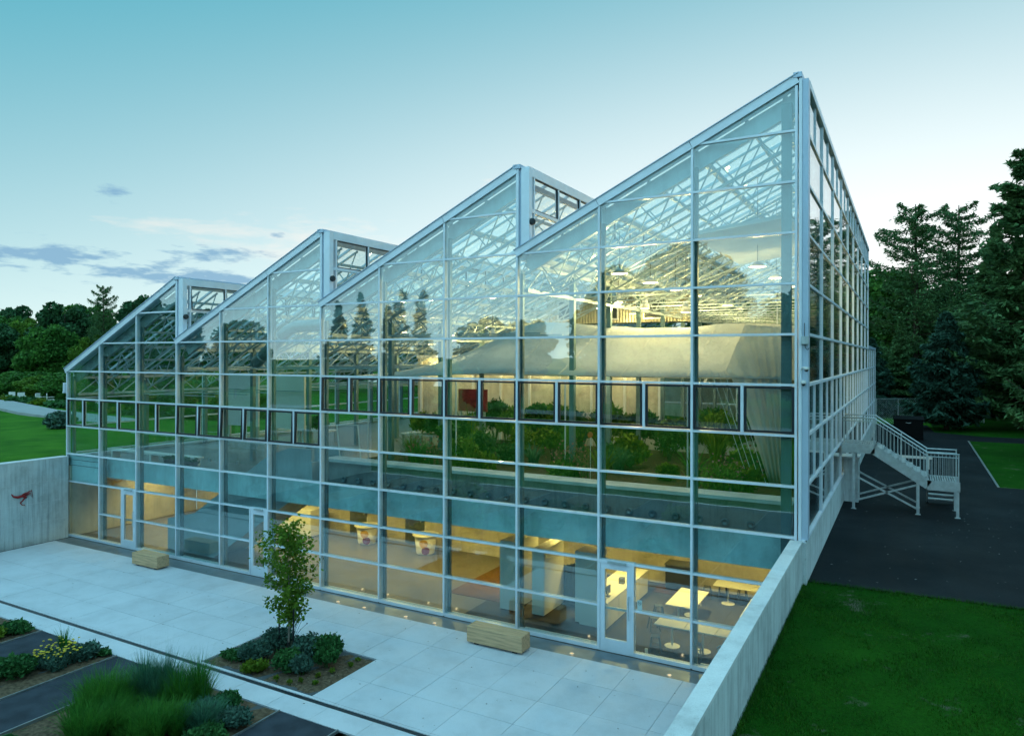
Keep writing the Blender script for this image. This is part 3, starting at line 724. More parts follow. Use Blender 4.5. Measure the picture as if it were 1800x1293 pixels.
# --- left side and back walls
for j in range(10):
    y = Y0 + j * BAY
    blk('side_mullion', 'frame', (0.07, y - 0.033, 3.0), (0.15, y + 0.033, zr(6)), gh)
    if j < 9:
        for r in (6, 7, 8):
            pane((0.10, y + 0.033, zr(r + 1) + 0.03), (0.115, y + BAY - 0.033, zr(r) - 0.03), gh, 'rglass', 'side_pane')
            blk('side_transom', 'frame', (0.075, y + 0.033, zr(r + 1) - 0.03), (0.145, y + BAY - 0.033, zr(r + 1) + 0.03), gh)
blk('plinth', 'conc', (0.0, 0.2, 1.8), (0.2, YB, 2.98), gh)
for c in range(12):
    x0, x1 = kx(c) + 0.03, kx(c + 1) - 0.03; tr = top_row(c)
    blk('back_mullion', 'frame', (kx(c) - 0.03, YB - 0.05, ZF), (kx(c) + 0.03, YB + 0.03, zr(tr)), gh)
    mb = MB(); mb.add([(x0, YB, zr(9)), (x1, YB, zr(9)), (x1, YB, zr(tr - 1) - 0.1), (x0, YB, zr(tr) - 0.1)], [(0, 1, 2, 3)]); mb.build('back_pane', 'rglass', gh)
    for r in range(tr + 1, 10, 1): blk('back_transom', 'frame', (x0, YB - 0.04, zr(r) - 0.03), (x1, YB + 0.02, zr(r) + 0.03), gh)
blk('plinth', 'conc', (0.2, YB - 0.1, 2.0), (25.45, YB + 0.12, 3.02), gh)

# --- floors, beam, back wall of the ground floor
blk('ground_floor', 'floor', (0.3, 0.0, -0.15), (25.42, 5.6, -0.004), gh)
blk('carpet', 'carpet', (17.4, 0.16, -0.003), (25.3, 5.38, 0.004), gh)
blk('back_wall', 'iconc', (0.3, 5.42, -0.01), (25.42, 5.7, 2.62), gh)
blk('side_wall', 'iconc', (0.0, 0.02, -0.1), (0.29, 5.41, 2.62), gh)
blk('side_wall', 'iconc', (25.43, -0.04, -0.1), (25.6, 5.41, 2.9), gh)
blk('spandrel_beam', 'beam', (0.29, 0.40, 2.26), (25.42, 0.52, 2.98), gh)
blk('spandrel_panel', 'beam', (0.16, 0.10, zr(10) + 0.031), (kx(1) - 0.034, 0.13, zr(9) - 0.031), gh)
for zz in (2.62, 2.82): blk('shadow_gap', 'dark', (0.30, 0.094, zz), (kx(1) - 0.08, 0.1, zz + 0.02), gh)
blk('ceiling_slab', 'iconc', (0.3, 0.525, 2.62), (25.42, 5.41, 2.70), gh)
blk('upper_floor', 'floor', (0.2, 0.53, 2.71), (25.44, YB - 0.1, ZF), gh)
for c in range(12):                 # warm timber ledges behind the low glass
    if c in (0, 1, 4, 10): continue
    blk('floor_ledge', 'white', (kx(c) + 0.16, 0.152, 0.0), (kx(c + 1) - 0.02, 0.20, 0.10), gh)
blk('hall_wall', 'iconc', (6.6, 13.0, ZF), (18.8, 13.15, 6.6), gh)
for i in range(9): blk('wall_post', 'wpaint', (6.8 + i * 1.48, 12.9, ZF), (6.9 + i * 1.48, 12.995, 6.6), gh)
blk('wall_rail', 'wpaint', (6.6, 12.88, 6.605), (18.8, 13.16, 6.75), gh)
# --- doors
def door(c, hinge_right=False):
    a, b = DOORS[c]; zt = zr(10) - 0.035
    d = MB(); f = 0.05
    d.box((a - f, -0.012, 0.01), (a, 0.14, zt)); d.box((b, -0.012, 0.01), (b + f, 0.14, zt)); d.box((a - f, -0.011, zt), (b + f, 0.14, zt + 0.07))
    fr = d.build('door_frame', 'frame', gh)
    l = MB(); st = 0.115
    l.box((a + .005, 0.0, 0.02), (a + st, 0.05, zt - .005)); l.box((b - st, 0.0, 0.02), (b - .005, 0.05, zt - .005)); l.box((a + st, 0.001, 0.02), (b - st, 0.049, 0.30)); l.box((a + st, 0.001, zt - 0.13), (b - st, 0.049, zt - .005))
    leaf = l.build('door', 'frame', gh)
    pane((a + st, 0.018, 0.30), (b - st, 0.03, zt - 0.13), leaf)
    blk('push_bar', 'galv', (a + 0.06, 0.055, 0.95), (b - 0.06, 0.10, 1.0), leaf)
    hx = b - 0.06
    MB().tube([(hx, -0.002, 0.80), (hx, -0.055, 0.82), (hx, -0.055, 1.30), (hx, -0.002, 1.32)], 0.012).build('handle', 'galv', leaf)
    blk('closer', 'galv', (a + 0.2, -0.06, zt + 0.012), (b - 0.12, -0.013, zt + 0.058), fr)
    return leaf
door(1); door(4); door(10)
# --- inner stair with solid balustrade
stx0, stx1, sy0, sy1 = 5.35, 10.6, 0.70, 2.0
st = MB().prism([(5.0, 0.0), (7.35, 0.0), (11.0, 2.30), (11.75, 2.35), (11.75, 3.86), (10.85, 3.86), (9.9, 3.55), (6.4, 1.38), (5.0, 1.05)], 'y', sy0, sy0 + 0.12).build('stair_balustrade', 'plaster', gh)
MB().prism([(5.6, 0.0), (7.35, 0.0), (11.0, 2.30), (11.75, 2.4), (11.75, 3.8), (10.85, 3.8), (9.9, 3.5), (6.4, 1.38), (5.6, 1.05)], 'y', sy1, sy1 + 0.1).build('stair_balustrade', 'plaster', gh)
sts = MB().prism([(5.8, 0.01), (7.3, 0.01), (10.9, 2.25), (10.9, 2.62)], 'y', sy0 + 0.125, sy1 - 0.005).build('stair_soffit', 'plaster', gh)
for i in range(15):
    x = 5.7 + i * 0.345; z = 0.18 * (i + 1)
    blk('step', 'iconc', (x, sy0 + 0.13, z - 0.17), (x + 0.36, sy1 - 0.01, z), sts)
blk('void_wall', 'plaster', (11.78, 0.56, 2.86), (11.9, 2.1, 3.5), gh)

# ------------------------------------------------------------------ foliage builders
def branch_tree(h, trunk_h, r0, nl, crown, mk='bark', seed=0, lean=0.0):
    """trunk and limbs as one tapered mesh; crown(t)->radius"""
    rr = random.Random(seed); mb = MB()
    pts = [(lean * h * (i / 6) ** 1.5 + rr.uniform(-.02, .02) * h * .3, rr.uniform(-.02, .02) * h * .3, h * i / 6 * 0.93) for i in range(7)]
    mb.tube(pts, [r0 * (1 - 0.88 * i / 6) for i in range(7)], 7)
    tips = []
    for i in range(nl):
        t = trunk_h / h + (0.93 - trunk_h / h) * (i + 0.5) / nl; a = i * 2.4 + rr.uniform(-.4, .4)
        j = min(5, int(t / 0.93 * 6)); f = t / 0.93 * 6 - j
        b = Vector(pts[j]).lerp(Vector(pts[j + 1]), f); L_ = crown(t) * rr.uniform(0.75, 1.0)
        e = b + Vector((math.cos(a) * L_, math.sin(a) * L_, L_ * rr.uniform(0.25, 0.6)))
        mid = b.lerp(e, 0.5) + Vector((0, 0, -0.05 * L_)); w = r0 * 0.34 * (1 - t * 0.6)
        mb.tube([b, mid, e], [w, w * 0.65, w * 0.2], 5); tips.append((b, mid, e))
    return mb, tips
def lobes(n, h0, h1, crown, h, seed):
    rr = np.random.default_rng(seed); out = []
    for i in range(n):
        t = h0 + (h1 - h0) * (i + rr.uniform()) / n; a = i * 2.4 + rr.uniform(-.6, .6); cr = crown(t); q = cr * rr.uniform(0.35, 0.85)
        out.append((q * math.cos(a), q * math.sin(a), t * h, cr * rr.uniform(0.30, 0.50)))
    return out
def lobe_points(ls, n, flat=0.8, shell=0.55):
    w = np.array([l[3] ** 2 for l in ls]); w = w / w.sum()
    k = rng.choice(len(ls), n, p=w); L_ = np.array(ls)[k]
    d = unit(rng.normal(size=(n, 3))); rad = L_[:, 3:4] * (shell + (1 - shell) * rng.uniform(size=(n, 1)) ** 0.5) * rng.uniform(0.85, 1.18, (n, 1))
    return L_[:, :3] + d * rad * np.array([1, 1, flat]), d
_tp = {}
def deciduous_proto(key, h, r, n, leaf, mk, seed, low=0.14):
    def cr(t): return r * max(0.12, math.sin(math.pi * min(1, max(0, (t - low * 0.5) / (1.06 - low * 0.5)))) ** 0.6)
    mb, tips = branch_tree(h, h * low, h * 0.022, 16, cr, 'bark', seed)
    ls = lobes(34, low + 0.03, 0.96, cr, h, seed)
    P, d = lobe_points(ls, n)
    V, F = leaves(P, leaf, 0.4, 1.4)
    _tp[key] = (mb.mesh('trunk', 'bark', True), np_mesh('crown', V, F, mk))
def conifer_proto(key, h, r, n, leaf, mk, seed, low=0.05, rounded=0.0, droop=0.25, gaps=0.25, nb=90):
    rr = random.Random(seed); mb = MB()
    mb.tube([(0, 0, 0), (0.02 * h * rr.uniform(-1, 1) * .3, 0, h * .5), (0, 0, h)], [h * .02, h * .012, h * .002], 8)
    P = []; D = []
    for i in range(nb):
        t = low + (0.985 - low) * (i + rr.random()) / nb; a = i * 2.4 + rr.uniform(-.5, .5)
        prof = (1 - t) * (1 - rounded) + rounded * math.sqrt(max(0, 1 - ((t - low) / (1 - low)) ** 2.2)) * 0.9
        L_ = r * max(0.05, prof) * rr.uniform(0.6, 1.1)
        if rr.random() < gaps * 0.5: L_ *= 0.55
        dz = -droop if not rounded else rr.uniform(0.0, 0.45)
        b = Vector((0, 0, t * h)); m1 = b + Vector((math.cos(a) * L_ * .55, math.sin(a) * L_ * .55, L_ * dz * 0.35)); e = b + Vector((math.cos(a + .1) * L_, math.sin(a + .1) * L_, L_ * dz + L_ * 0.10))
        w = max(0.02, h * .006 * (1 - t * .7)); mb.tube([b, m1, e], [w, w * .6, w * .2], 4)
        k = max(8, int(n / nb * (0.25 + 1.6 * L_ / r)))
        f = np.array([rr.random() ** 0.7 for _ in range(k)])[:, None]
        bb, mm_, ee = (np.array(v) for v in (b, m1, e))
        pt = (1 - f) ** 2 * bb + 2 * f * (1 - f) * mm_ + f ** 2 * ee
        sp = 0.16 * L_ * (0.35 + 0.9 * np.sin(np.pi * np.clip(f, .05, .95)))
        side = np.array([-math.sin(a), math.cos(a), 0])
        off = rng.normal(size=(k, 1)) * sp
        pt = pt + off * side + np.stack([np.zeros(k), np.zeros(k), -np.abs(rng.normal(size=k)) * 0.05 * L_ - np.abs(off[:, 0]) * 0.25], 1) + rng.normal(size=(k, 3)) * 0.03 * h * .15
        dirv = np.array([math.cos(a), math.sin(a), -0.2]) + np.sign(off) * side * 0.7
        P.append(pt); D.append(dirv)
    P = np.concatenate(P); D = np.concatenate(D)
    V, F = leaves(P, leaf, 0.5, 3.2, D * 1.3)
    _tp[key] = (mb.mesh('trunk', 'bark', True), np_mesh('crown', V, F, mk))
def tree(key, name, label, cat, x, y, z, s=1.0, rz=0.0, group=None, sz=None):
    t = thing(name, label, cat, (x, y, z), rz, group); t.scale = (s, s, sz or s)
    a, b = _tp[key]; obj('trunk', a, t); obj('crown', b, t); return t
deciduous_proto('dA', 11, 4.4, 15000, 0.34, 'leafF', 3)
deciduous_proto('dB', 10, 4.0, 14000, 0.32, 'leafY', 5)
deciduous_proto('dC', 12, 4.2, 15000, 0.36, 'leafD', 8)
conifer_proto('spruce', 14, 4.0, 26000, 0.17, 'needle', 2, 0.06, 0.0, 0.28, 0.2, 120)
conifer_proto('blue', 8, 3.2, 20000, 0.17, 'bluen', 4, 0.05, 0.25, 0.2, 0.1, 110)
conifer_proto('larch', 17, 5.6, 23000, 0.105, 'needle', 6, 0.12, 1.0, 0.1, 0.8, 74)
conifer_proto('pine', 18, 5.0, 34000, 0.14, 'needle', 9, 0.04, 0.35, 0.22, 0.5, 100)
conifer_proto('narrow', 11, 1.7, 9000, 0.24, 'needle', 12, 0.04, 0.2, 0.2, 0.1, 70)

def shrub(name, label, cat, x, y, z, r, h, n, leaf, mk, group=None, seed=0, upright=0.0, stems=7):
    t = thing(name, label, cat, (x, y, z), 0, group); rr = np.random.default_rng(seed + 100)
    ls = []
    for i in range(9):
        a = i * 2.4; q = r * 0.62 * math.sqrt(i / 9.0); ls.append((q * math.cos(a), q * math.sin(a), h * (0.42 + 0.2 * rr.uniform()) * (1 - 0.35 * (q / r) ** 2), r * rr.uniform(0.32, 0.5)))
    P, d = lobe_points(ls, n, min(1.2, h / r * 0.85), 0.3); P = P + rng.normal(size=P.shape) * r * .06; P[:, 2] = np.abs(P[:, 2]) + 0.01
    D = d * np.array([1, 1, 0.3]) + np.array([0, 0, upright * 2.0])
    obj('foliage', leaf_mesh('foliage', P, leaf, mk, aspect=2.0, D=D, up_bias=0.3), t)
    mb = MB()
    for i in range(stems):
        a = rr.uniform(0, 6.28); q = r * rr.uniform(0.2, 0.6); mb.tube([(0.03 * math.cos(a), 0.03 * math.sin(a), -0.03), (q * math.cos(a), q * math.sin(a), h * rr.uniform(0.5, 0.85))], [0.012 * max(1, h), 0.004], 4)
    mb.build('stem', 'stem', t); return t
def blade_mesh(name, P, hgt, lean, wid, mk, seg=3, radial=False):
    """curved grass blades from base points"""
    n = len(P); a = np.arctan2(P[:, 1], P[:, 0]) + rng.normal(size=n) * .5 if radial else rng.uniform(0, 6.283, n); L_ = hgt * rng.uniform(0.6, 1.1, n); le = lean * rng.uniform(0.2, 1.3, n)
    dx = np.stack([np.cos(a), np.sin(a), np.zeros(n)], 1); sx = np.stack([-np.sin(a), np.cos(a), np.zeros(n)], 1)
    V = []
    for i in range(seg + 1):
        u = i / seg; c = P + dx * (le * L_ * u * u)[:, None] + np.array([0, 0, 1]) * (L_ * u * (1 - 0.25 * le * u))[:, None]; w = wid * (1 - u * 0.95) * 0.5
        V.append(c - sx * w); V.append(c + sx * w)
    V = np.stack(V, 1).reshape(-1, 3); k = 2 * (seg + 1); F = []
    base = np.arange(n)[:, None] * k
    for i in range(seg): F.append(base + np.array([[2 * i, 2 * i + 1, 2 * i + 3, 2 * i + 2]]))
    return np_mesh(name, V, np.concatenate(F), mk)

# ------------------------------------------------------------------ planted things outside
def bed_tree():
    t = thing('maple_sapling', 'young maple tree with green crown staked in the square terrace bed', 'tree', (15.4, -3.68, 0.0))
    h = 2.95
    def cr(u): return 0.64 * max(0.1, math.sin(math.pi * min(1, max(0, (u - 0.16) / 0.90))) ** 0.75)
    mb, tips = branch_tree(h, 0.75, 0.026, 34, cr, 'barkp', 21); mb.build('trunk', 'barkp', t, smooth=True)
    P = []
    for b, m_, e in tips:
        k = 92; f = rng.uniform(0.15, 1.08, (k, 1)); p = np.array(b) * (1 - f) + np.array(e) * f; P.append(p + rng.normal(size=(k, 3)) * 0.075)
    P.append(np.stack([rng.normal(size=90) * .07, rng.normal(size=90) * .07, rng.uniform(2.2, 2.95, 90)], 1))
    obj('crown', leaf_mesh('crown', np.concatenate(P), 0.07, 'leafA', aspect=1.25, up_bias=0.5), t)
    for dx in (-0.24, 0.20):
        MB().tube([(dx, -0.05, -0.05), (dx, -0.05, 1.12)], 0.016, 8).build('stake', 'dark', t)
    MB().tube([(-0.24, -0.05, 0.92), (0.0, -0.03, 0.90), (0.20, -0.05, 0.92)], 0.010, 6).build('tie', 'dark', t)
    MB().tube([(0, 0, 0.0), (0, 0, 0.30)], 0.034, 8).build('trunk_guard', 'black', t)
bed_tree()
GS = 'shrubs around the young maple'
shrub('juniper_shrub', 'grey-green mounded shrub at the back left of the maple bed', 'shrub', 14.95, -3.55, 0, .42, .50, 2600, .045, 'sage', GS, 1)
shrub('juniper_shrub', 'dark mounded shrub in front left of the maple trunk', 'shrub', 14.98, -4.22, 0, .36, .42, 2300, .045, 'sage', GS, 2)
shrub('juniper_shrub', 'dark rounded shrub directly in front of the maple stakes', 'shrub', 15.95, -4.25, 0, .36, .46, 2300, .045, 'bushg', GS, 3)
shrub('juniper_shrub', 'blue-grey rounded shrub right behind the maple stakes', 'shrub', 15.85, -3.55, 0, .40, .50, 2600, .045, 'sage', GS, 4)
shrub('juniper_shrub', 'tall dark green shrub at the back right of the maple bed', 'shrub', 16.25, -3.35, 0, .36, .55, 2300, .05, 'bushg', GS, 5, .3)
shrub('sage_plant', 'upright leafy plant at the right side of the maple bed', 'plant', 16.55, -3.72, 0, .26, .52, 900, .07, 'bushg', GS, 6, .8)
shrub('sage_plant', 'upright pale leafy plant at the front right of the maple bed', 'plant', 16.36, -4.22, 0, .24, .45, 800, .06, 'sage', GS, 7, .8)
shrub('ground_cover', 'low green creeping plant at the left corner of the maple bed', 'plant', 14.45, -4.35, 0, .34, .18, 1300, .04, 'bushg', GS, 8)
shrub('ground_cover', 'low yellow-green plant at the front of the maple bed', 'plant', 15.35, -4.55, 0, .30, .16, 1000, .055, 'lime', GS, 9, .4)
for i, (x, y) in enumerate([(16.95, -3.15), (17.0, -3.45), (16.85, -3.85), (16.75, -4.15), (16.6, -4.5), (16.95, -4.45), (16.45, -4.65), (16.1, -4.68)]):
    shrub('seedling', 'tiny leafy seedling in the bare mulch at the right of the maple bed', 'seedling', x, y, 0, .07, .08, 60, .035, 'lime', 'seedlings in the maple bed', 30 + i, .3, 2)
def seedheads():
    t = thing('dried_flowers', 'wispy dried flower stems with dark seed heads behind the maple bed', 'plant', (14.75, -3.0, 0))
    mb = MB(); hb = MB()
    for i in range(26):
        a, q = random.uniform(0, 6.28), random.uniform(0, .2); x1, y1, z1 = q * 2.4 * math.cos(a), q * 2.0 * math.sin(a), random.uniform(.35, .85)
        mb.tube([(q * .4 * math.cos(a), q * .4 * math.sin(a), 0), (x1 * .6, y1 * .6, z1 * .6), (x1, y1, z1)], .004, 4); hb.lathe([(.002, -.016), (.017, 0), (.002, .018)], 6, (x1, y1, z1))
    mb.build('stem', 'seed', t); tag(hb.build('seed_head', 'seed', t), kind='stuff')
seedheads()
def clump(name, label, x, y, r, h, n, mk, lean=0.35, group='ornamental grasses in the front beds', plumes=0):
    t = thing(name, label, 'grass', (x, y, 0), 0, group)
    sub = max(1, int(r * 20)); V = []; HH = []                                  # a clump is several fountain-shaped tufts
    for i in range(sub):
        ca, cq = i * 2.4, r * .78 * math.sqrt((i + .3) / sub); m_ = int(n * .62 / sub); aa = rng.uniform(0, 6.283, m_); qq = .075 * np.sqrt(rng.uniform(size=m_)); hs = h * random.uniform(.7, 1.08) * (1 - .28 * (cq / r) ** 2)
        P = np.stack([qq * np.cos(aa), qq * np.sin(aa), np.zeros(m_)], 1); me = blade_mesh('tuft', P, hs, lean * 1.35, .021, mk, 4, True)
        o = obj('tuft', me, t, (cq * math.cos(ca), cq * math.sin(ca), 0)); tag(o, kind='stuff')
        if plumes: tag(obj('plumes', blade_mesh('plumes', P[:plumes // sub], hs * 1.35, lean * .5, .007, 'bgrass', 4, True), t, (cq * math.cos(ca), cq * math.sin(ca), 0)), kind='stuff')
clump('ornamental_grass', 'big bright green clump of ornamental grass at the left end of the front bed', 14.55, -7.35, .62, .95, 5200, 'ograss')
clump('ornamental_grass', 'tall blue-green feathery grass in the middle of the front bed', 14.85, -6.55, .52, 1.0, 4600, 'bgrass', .3, plumes=300)
clump('ornamental_grass', 'green feathery grass behind the middle of the front bed near the terrace', 15.55, -6.35, .46, .90, 3800, 'ograss', .35, plumes=200)
clump('ornamental_grass', 'bright green grass clump at the bottom edge of the front bed', 16.0, -7.3, .6, .8, 4400, 'ograss', .45)
clump('ornamental_grass', 'soft green grass clump at the very bottom of the picture', 15.2, -7.85, .6, .85, 4600, 'ograss', .45)
clump('ornamental_grass', 'dark green grass clump at the right of the front bed', 16.45, -6.75, .36, .55, 2200, 'bgrass', .5)
shrub('catmint_plant', 'spreading leafy plant in the middle of the front bed', 'plant', 16.2, -6.6, 0, .42, .34, 2600, .045, 'sage', None, 49, .5)
shrub('catmint_plant', 'low silver-green leafy plant at the right end of the front bed', 'plant', 16.85, -6.35, 0, .34, .30, 2000, .045, 'sage', None, 41, .5)
shrub('catmint_plant', 'dark leafy plant at the edge of the front bed beside the terrace', 'plant', 16.25, -6.05, 0, .32, .34, 1800, .045, 'bushg', None, 42, .5)
shrub('catmint_plant', 'low leafy plant at the bottom of the front bed by the dark path', 'plant', 16.9, -7.0, 0, .36, .30, 2000, .05, 'bushg', None, 43, .5)
def yarrow(x, y, n, label):
    t = thing('yarrow', label, 'flowers', (x, y, 0)); ls = [(0.16 * math.cos(i * 2.4) * math.sqrt(i), 0.13 * math.sin(i * 2.4) * math.sqrt(i), .14, .17) for i in range(8)]
    P, d = lobe_points(ls, 2600, .8); P[:, 2] = np.abs(P[:, 2]); obj('foliage', leaf_mesh('foliage', P, .04, 'sage', aspect=2.5, D=np.array([0, 0, 1.2])), t)
    mb = MB(); sb = MB()
    for i in range(n):
        a, q = random.uniform(0, 6.28), .52 * math.sqrt(random.random()); cx_, cy_, cz_ = q * math.cos(a), q * math.sin(a) * .85, random.uniform(.30, .46); rr = random.uniform(.018, .036)
        mb.lathe([(.004, -.012), (rr, 0), (rr * .9, .008), (.003, .012)], 8, (cx_, cy_, cz_)); sb.tube([(cx_ * .6, cy_ * .6, .05), (cx_, cy_, cz_)], .003, 3)
    tag(mb.build('flower_head', 'petal', t), kind='stuff'); sb.build('stem', 'stem', t)
yarrow(11.38, -6.45, 80, 'flat yellow yarrow flowers in the narrow bed at lower left')
shrub('lavender_plant', 'silvery leafy plant right of the yellow flowers in the narrow bed', 'plant', 11.6, -5.98, 0, .34, .34, 2200, .045, 'sage', None, 44, .5)
shrub('lavender_plant', 'dark green leafy plant left of the yellow flowers at the picture edge', 'plant', 11.2, -7.2, 0, .45, .42, 2600, .05, 'bushg', None, 45, .4)
shrub('ground_cover', 'low green plant at the terrace end of the narrow yellow-flower bed', 'plant', 11.75, -5.72, 0, .22, .14, 700, .04, 'bushg', None, 46)
shrub('ground_cover', 'low green plants in the leftmost bed beside the terrace', 'plant', 8.6, -5.95, 0, .42, .24, 2000, .05, 'bushg', None, 47)
shrub('ground_cover', 'yellow-green tuft in the leftmost bed by the picture edge', 'plant', 8.7, -6.4, 0, .26, .26, 900, .05, 'lime', None, 48, .6)
clump('ornamental_grass', 'thin upright grass tuft left of the yellow flowers', 10.95, -6.1, .10, .62, 260, 'ograss', .25)
# beds further towards the viewer (they show in the glass)
for i, (x, y, r, h) in enumerate([(7.4, -8.2, .7, .6), (7.8, -10.5, .8, .7), (11.3, -9.0, .6, .5), (15.2, -9.6, .8, .8), (14.6, -11.8, .8, .7), (16.2, -11.0, .7, .7), (20.2, -7.6, .7, .6), (20.6, -10.0, .8, .7), (19.6, -12.4, .8, .8), (3.7, -8.0, .6, .5)]):
    shrub('garden_shrub', 'mounded shrub in the garden beds reflected in the glass front', 'shrub', x, y, 0, r, h, 1600, .09, ('bushg', 'sage', 'lime')[i % 3], 'garden bed shrubs', 60 + i)

def litter(name, label, n, x0, x1, y0, y1, z, mk, size):
    P = np.stack([rng.uniform(x0, x1, n), rng.uniform(y0, y1, n), np.full(n, z)], 1); a = rng.uniform(0, 6.283, n); u = np.stack([np.cos(a), np.sin(a), np.zeros(n)], 1); v = np.stack([-np.sin(a), np.cos(a), np.zeros(n)], 1); q = size * rng.uniform(.5, 1.4, (n, 1))
    V = np.stack([P - u * q, P + v * q * .5 + np.array([0, 0, .004]), P + u * q, P - v * q * .5], 1).reshape(-1, 3)
    tag(obj(name, np_mesh(name, V, np.arange(4 * n).reshape(-1, 4), mk)), label, 'leaves', kind='stuff')
litter('leaf_litter', 'small dead leaves and grit scattered over the terrace', 170, 4, 25.2, -5.4, -.1, .004, 'soil', .018)
litter('leaf_litter', 'small dead leaves scattered over the dark asphalt', 260, 25.8, 33, .6, 26, ZG + .016, 'edging', .022)
litter('leaf_litter', 'small stones and bark pieces on the mulch of the maple bed', 500, 14.0, 17.2, -4.78, -2.9, .012, 'barkp', .014)
# lawn blades
def lawn_blades():
    n = 95000; x = 25.68 + rng.uniform(size=n) ** 1.25 * 8.5; y = rng.uniform(-9.4, 0.22, n)
    cl = np.sin(x * 2.1 + 1.3 * np.sin(y * 1.1)) * np.sin(y * 1.7 + .8 * np.sin(x)) + np.sin(x * 5.3 + y * 3.1) * .5 + np.sin(x * 9.1 - y * 7.3) * .35 + rng.normal(size=n) * .3
    worn = np.zeros(n)
    for px, py, r in ((26.9, -3.1, .32), (27.05, -3.9, .28), (26.75, -2.2, .22), (28.6, -2.0, .2), (28.9, -4.0, .26), (27.6, -1.2, .22), (29.8, -3.0, .25), (28.1, -5.6, .3), (30.2, -5.2, .3), (27.3, -6.6, .3)): worn = np.maximum(worn, np.exp(-((x - px) ** 2 + ((y - py) * 1.6) ** 2) / r ** 2))
    k = (cl > -1.0) & (rng.uniform(size=n) > worn * 1.15); P = np.stack([x[k], y[k], np.full(k.sum(), ZG + .004)], 1); hh = (0.035 + 0.022 * np.clip(cl[k], -1, 1.5))
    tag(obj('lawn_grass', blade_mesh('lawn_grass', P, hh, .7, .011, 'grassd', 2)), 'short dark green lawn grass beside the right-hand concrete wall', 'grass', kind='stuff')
    m_ = 5200; u = rng.uniform(size=m_); fx = np.where(u < .45, 25.665 + np.abs(rng.normal(size=m_)) * .03, 25.68 + rng.uniform(size=m_) * 9.0); fy = np.where(u < .45, rng.uniform(-9.4, .2, m_), .215 + (fx - 25.66) * .0459 + rng.normal(size=m_) * .035)
    tag(obj('edge_grass', blade_mesh('edge_grass', np.stack([fx, fy, np.full(m_, ZG + .003)], 1), .085, .9, .011, 'grassd', 3)), 'longer ragged grass along the wall foot and the asphalt edge', 'grass', kind='stuff')
lawn_blades()

# ------------------------------------------------------------------ trees
tree('larch', 'larch_tree', 'airy feathery conifer with a rounded top behind the steel stair, left of the pair', 'tree', 28.0, 51.5, ZG, 1.0, 0.3)
tree('larch', 'larch_tree', 'airy feathery conifer with a rounded top, right of the pair behind the dark bin', 'tree', 31.2, 55.5, ZG, 1.02, 2.1)
tree('pine', 'pine_tree', 'tallest conifer at the right edge of the picture', 'tree', 34.0, 40.0, ZG, 1.30, 1.0, sz=0.99)
tree('blue', 'blue_spruce', 'blue-grey spruce standing on the small lawn behind the steel stair', 'tree', 29.6, 37.5, ZG, 0.92, 0.5)
tree('pine', 'pine_tree', 'huge dark conifer with low branches at the right edge over the lawn', 'tree', 34.4, 25.0, ZG, 0.66, 2.6)
tree('dA', 'lime_tree', 'leafy green tree just beyond the far end of the glass side wall', 'tree', 26.2, 57.0, ZG, 1.12, 0.0)
tree('spruce', 'spruce_tree', 'dark spruce between the airy conifers and the tallest one', 'tree', 33.2, 50.0, ZG, 1.05, 0.9)
GR = 'dark trees closing the view behind the right-hand lawn'
for i, (k, x, y, s) in enumerate([('dC', 24.0, 66, 1.0), ('dC', 29.5, 68, 0.95), ('spruce', 33.5, 66, 0.9), ('dA', 38, 62, 1.1), ('dC', 43, 56, 1.1), ('pine', 40, 44, 0.85), ('spruce', 38.5, 33, 0.95), ('pine', 41, 24, 0.8), ('dC', 46, 34, 1.1), ('spruce', 27.0, 47.0, 0.55), ('blue', 25.0, 46.0, 0.75), ('dC', 36, 74, 1.1), ('dC', 22, 76, 1.1), ('dA', 16, 70, 1.0), ('dC', 9, 66, 1.0), ('dB', 2, 62, 1.0), ('dA', -6, 60, 1.0), ('dC', -14, 58, 1.0)]):
    tree(k, 'background_tree', 'dark background tree in the belt behind the greenhouse and right-hand lawn', 'tree', x, y, ZG, s, i * 1.3, GR)
tree('larch', 'tall_tree', 'lone tall feathery tree rising above the wood at far left', 'tree', -58.0, 36.6, 2.2, 0.50, 0.4, sz=0.77)
GL = 'wood behind the left lawn'
for i, (x, y, s) in enumerate([(-77, 35, 1.0), (-71, 35.5, 1.05), (-66, 36.5, 1.05), (-63, 33, .85), (-69, 30, .80), (-75, 29, .85), (-57, 42, 1.05), (-53, 45, 1.0), (-81, 31, 1.0), (-62, 45, 1.1), (-47, 48, 1.05), (-40, 50, 1.0), (-33, 53, 1.0), (-24, 55, 1.05), (-86, 40, 1.1), (-74, 44, 1.2), (-58, 36, .8), (-90, 30, 1.1), (-50, 39, .8), (-68, 50, 1.25)]):
    tree(('dA', 'dB', 'dC', 'dA', 'dC')[i % 5], 'wood_tree', 'leafy tree in the dense wood behind the left lawn', 'tree', x, y, 2.0, s * 0.90, i * 1.7, GL)
GH = 'hedge shrubs along the garden road'
for i in range(16):
    x = -61 + i * 3.4; y = 26.5 - i * 0.1 + random.uniform(-.6, .6) - max(0, (x + 40)) * 0.30
    t = tree('dA' if i % 3 else 'dB', 'hedge_shrub', 'rounded green shrub in the hedge beyond the garden road', 'shrub', x, y, 1.6, 0.36, i * 2.0, GH, 0.30)
    t.scale = (0.62, 0.62, 0.31)
for i in range(12):
    x = -50 + i * 2.6; y = 21.6 - (x + 50) * 0.17 + random.uniform(-.4, .4)
    shrub('border_plant', 'leafy perennial in the flower border along the garden road', 'plant', x, y, 2.0, 1.0, .9, 700, .22, ('bushg', 'lime', 'leafY')[i % 3] if False else ('bushg', 'lime', 'bushg')[i % 3], 'flower border along the garden road', 80 + i)
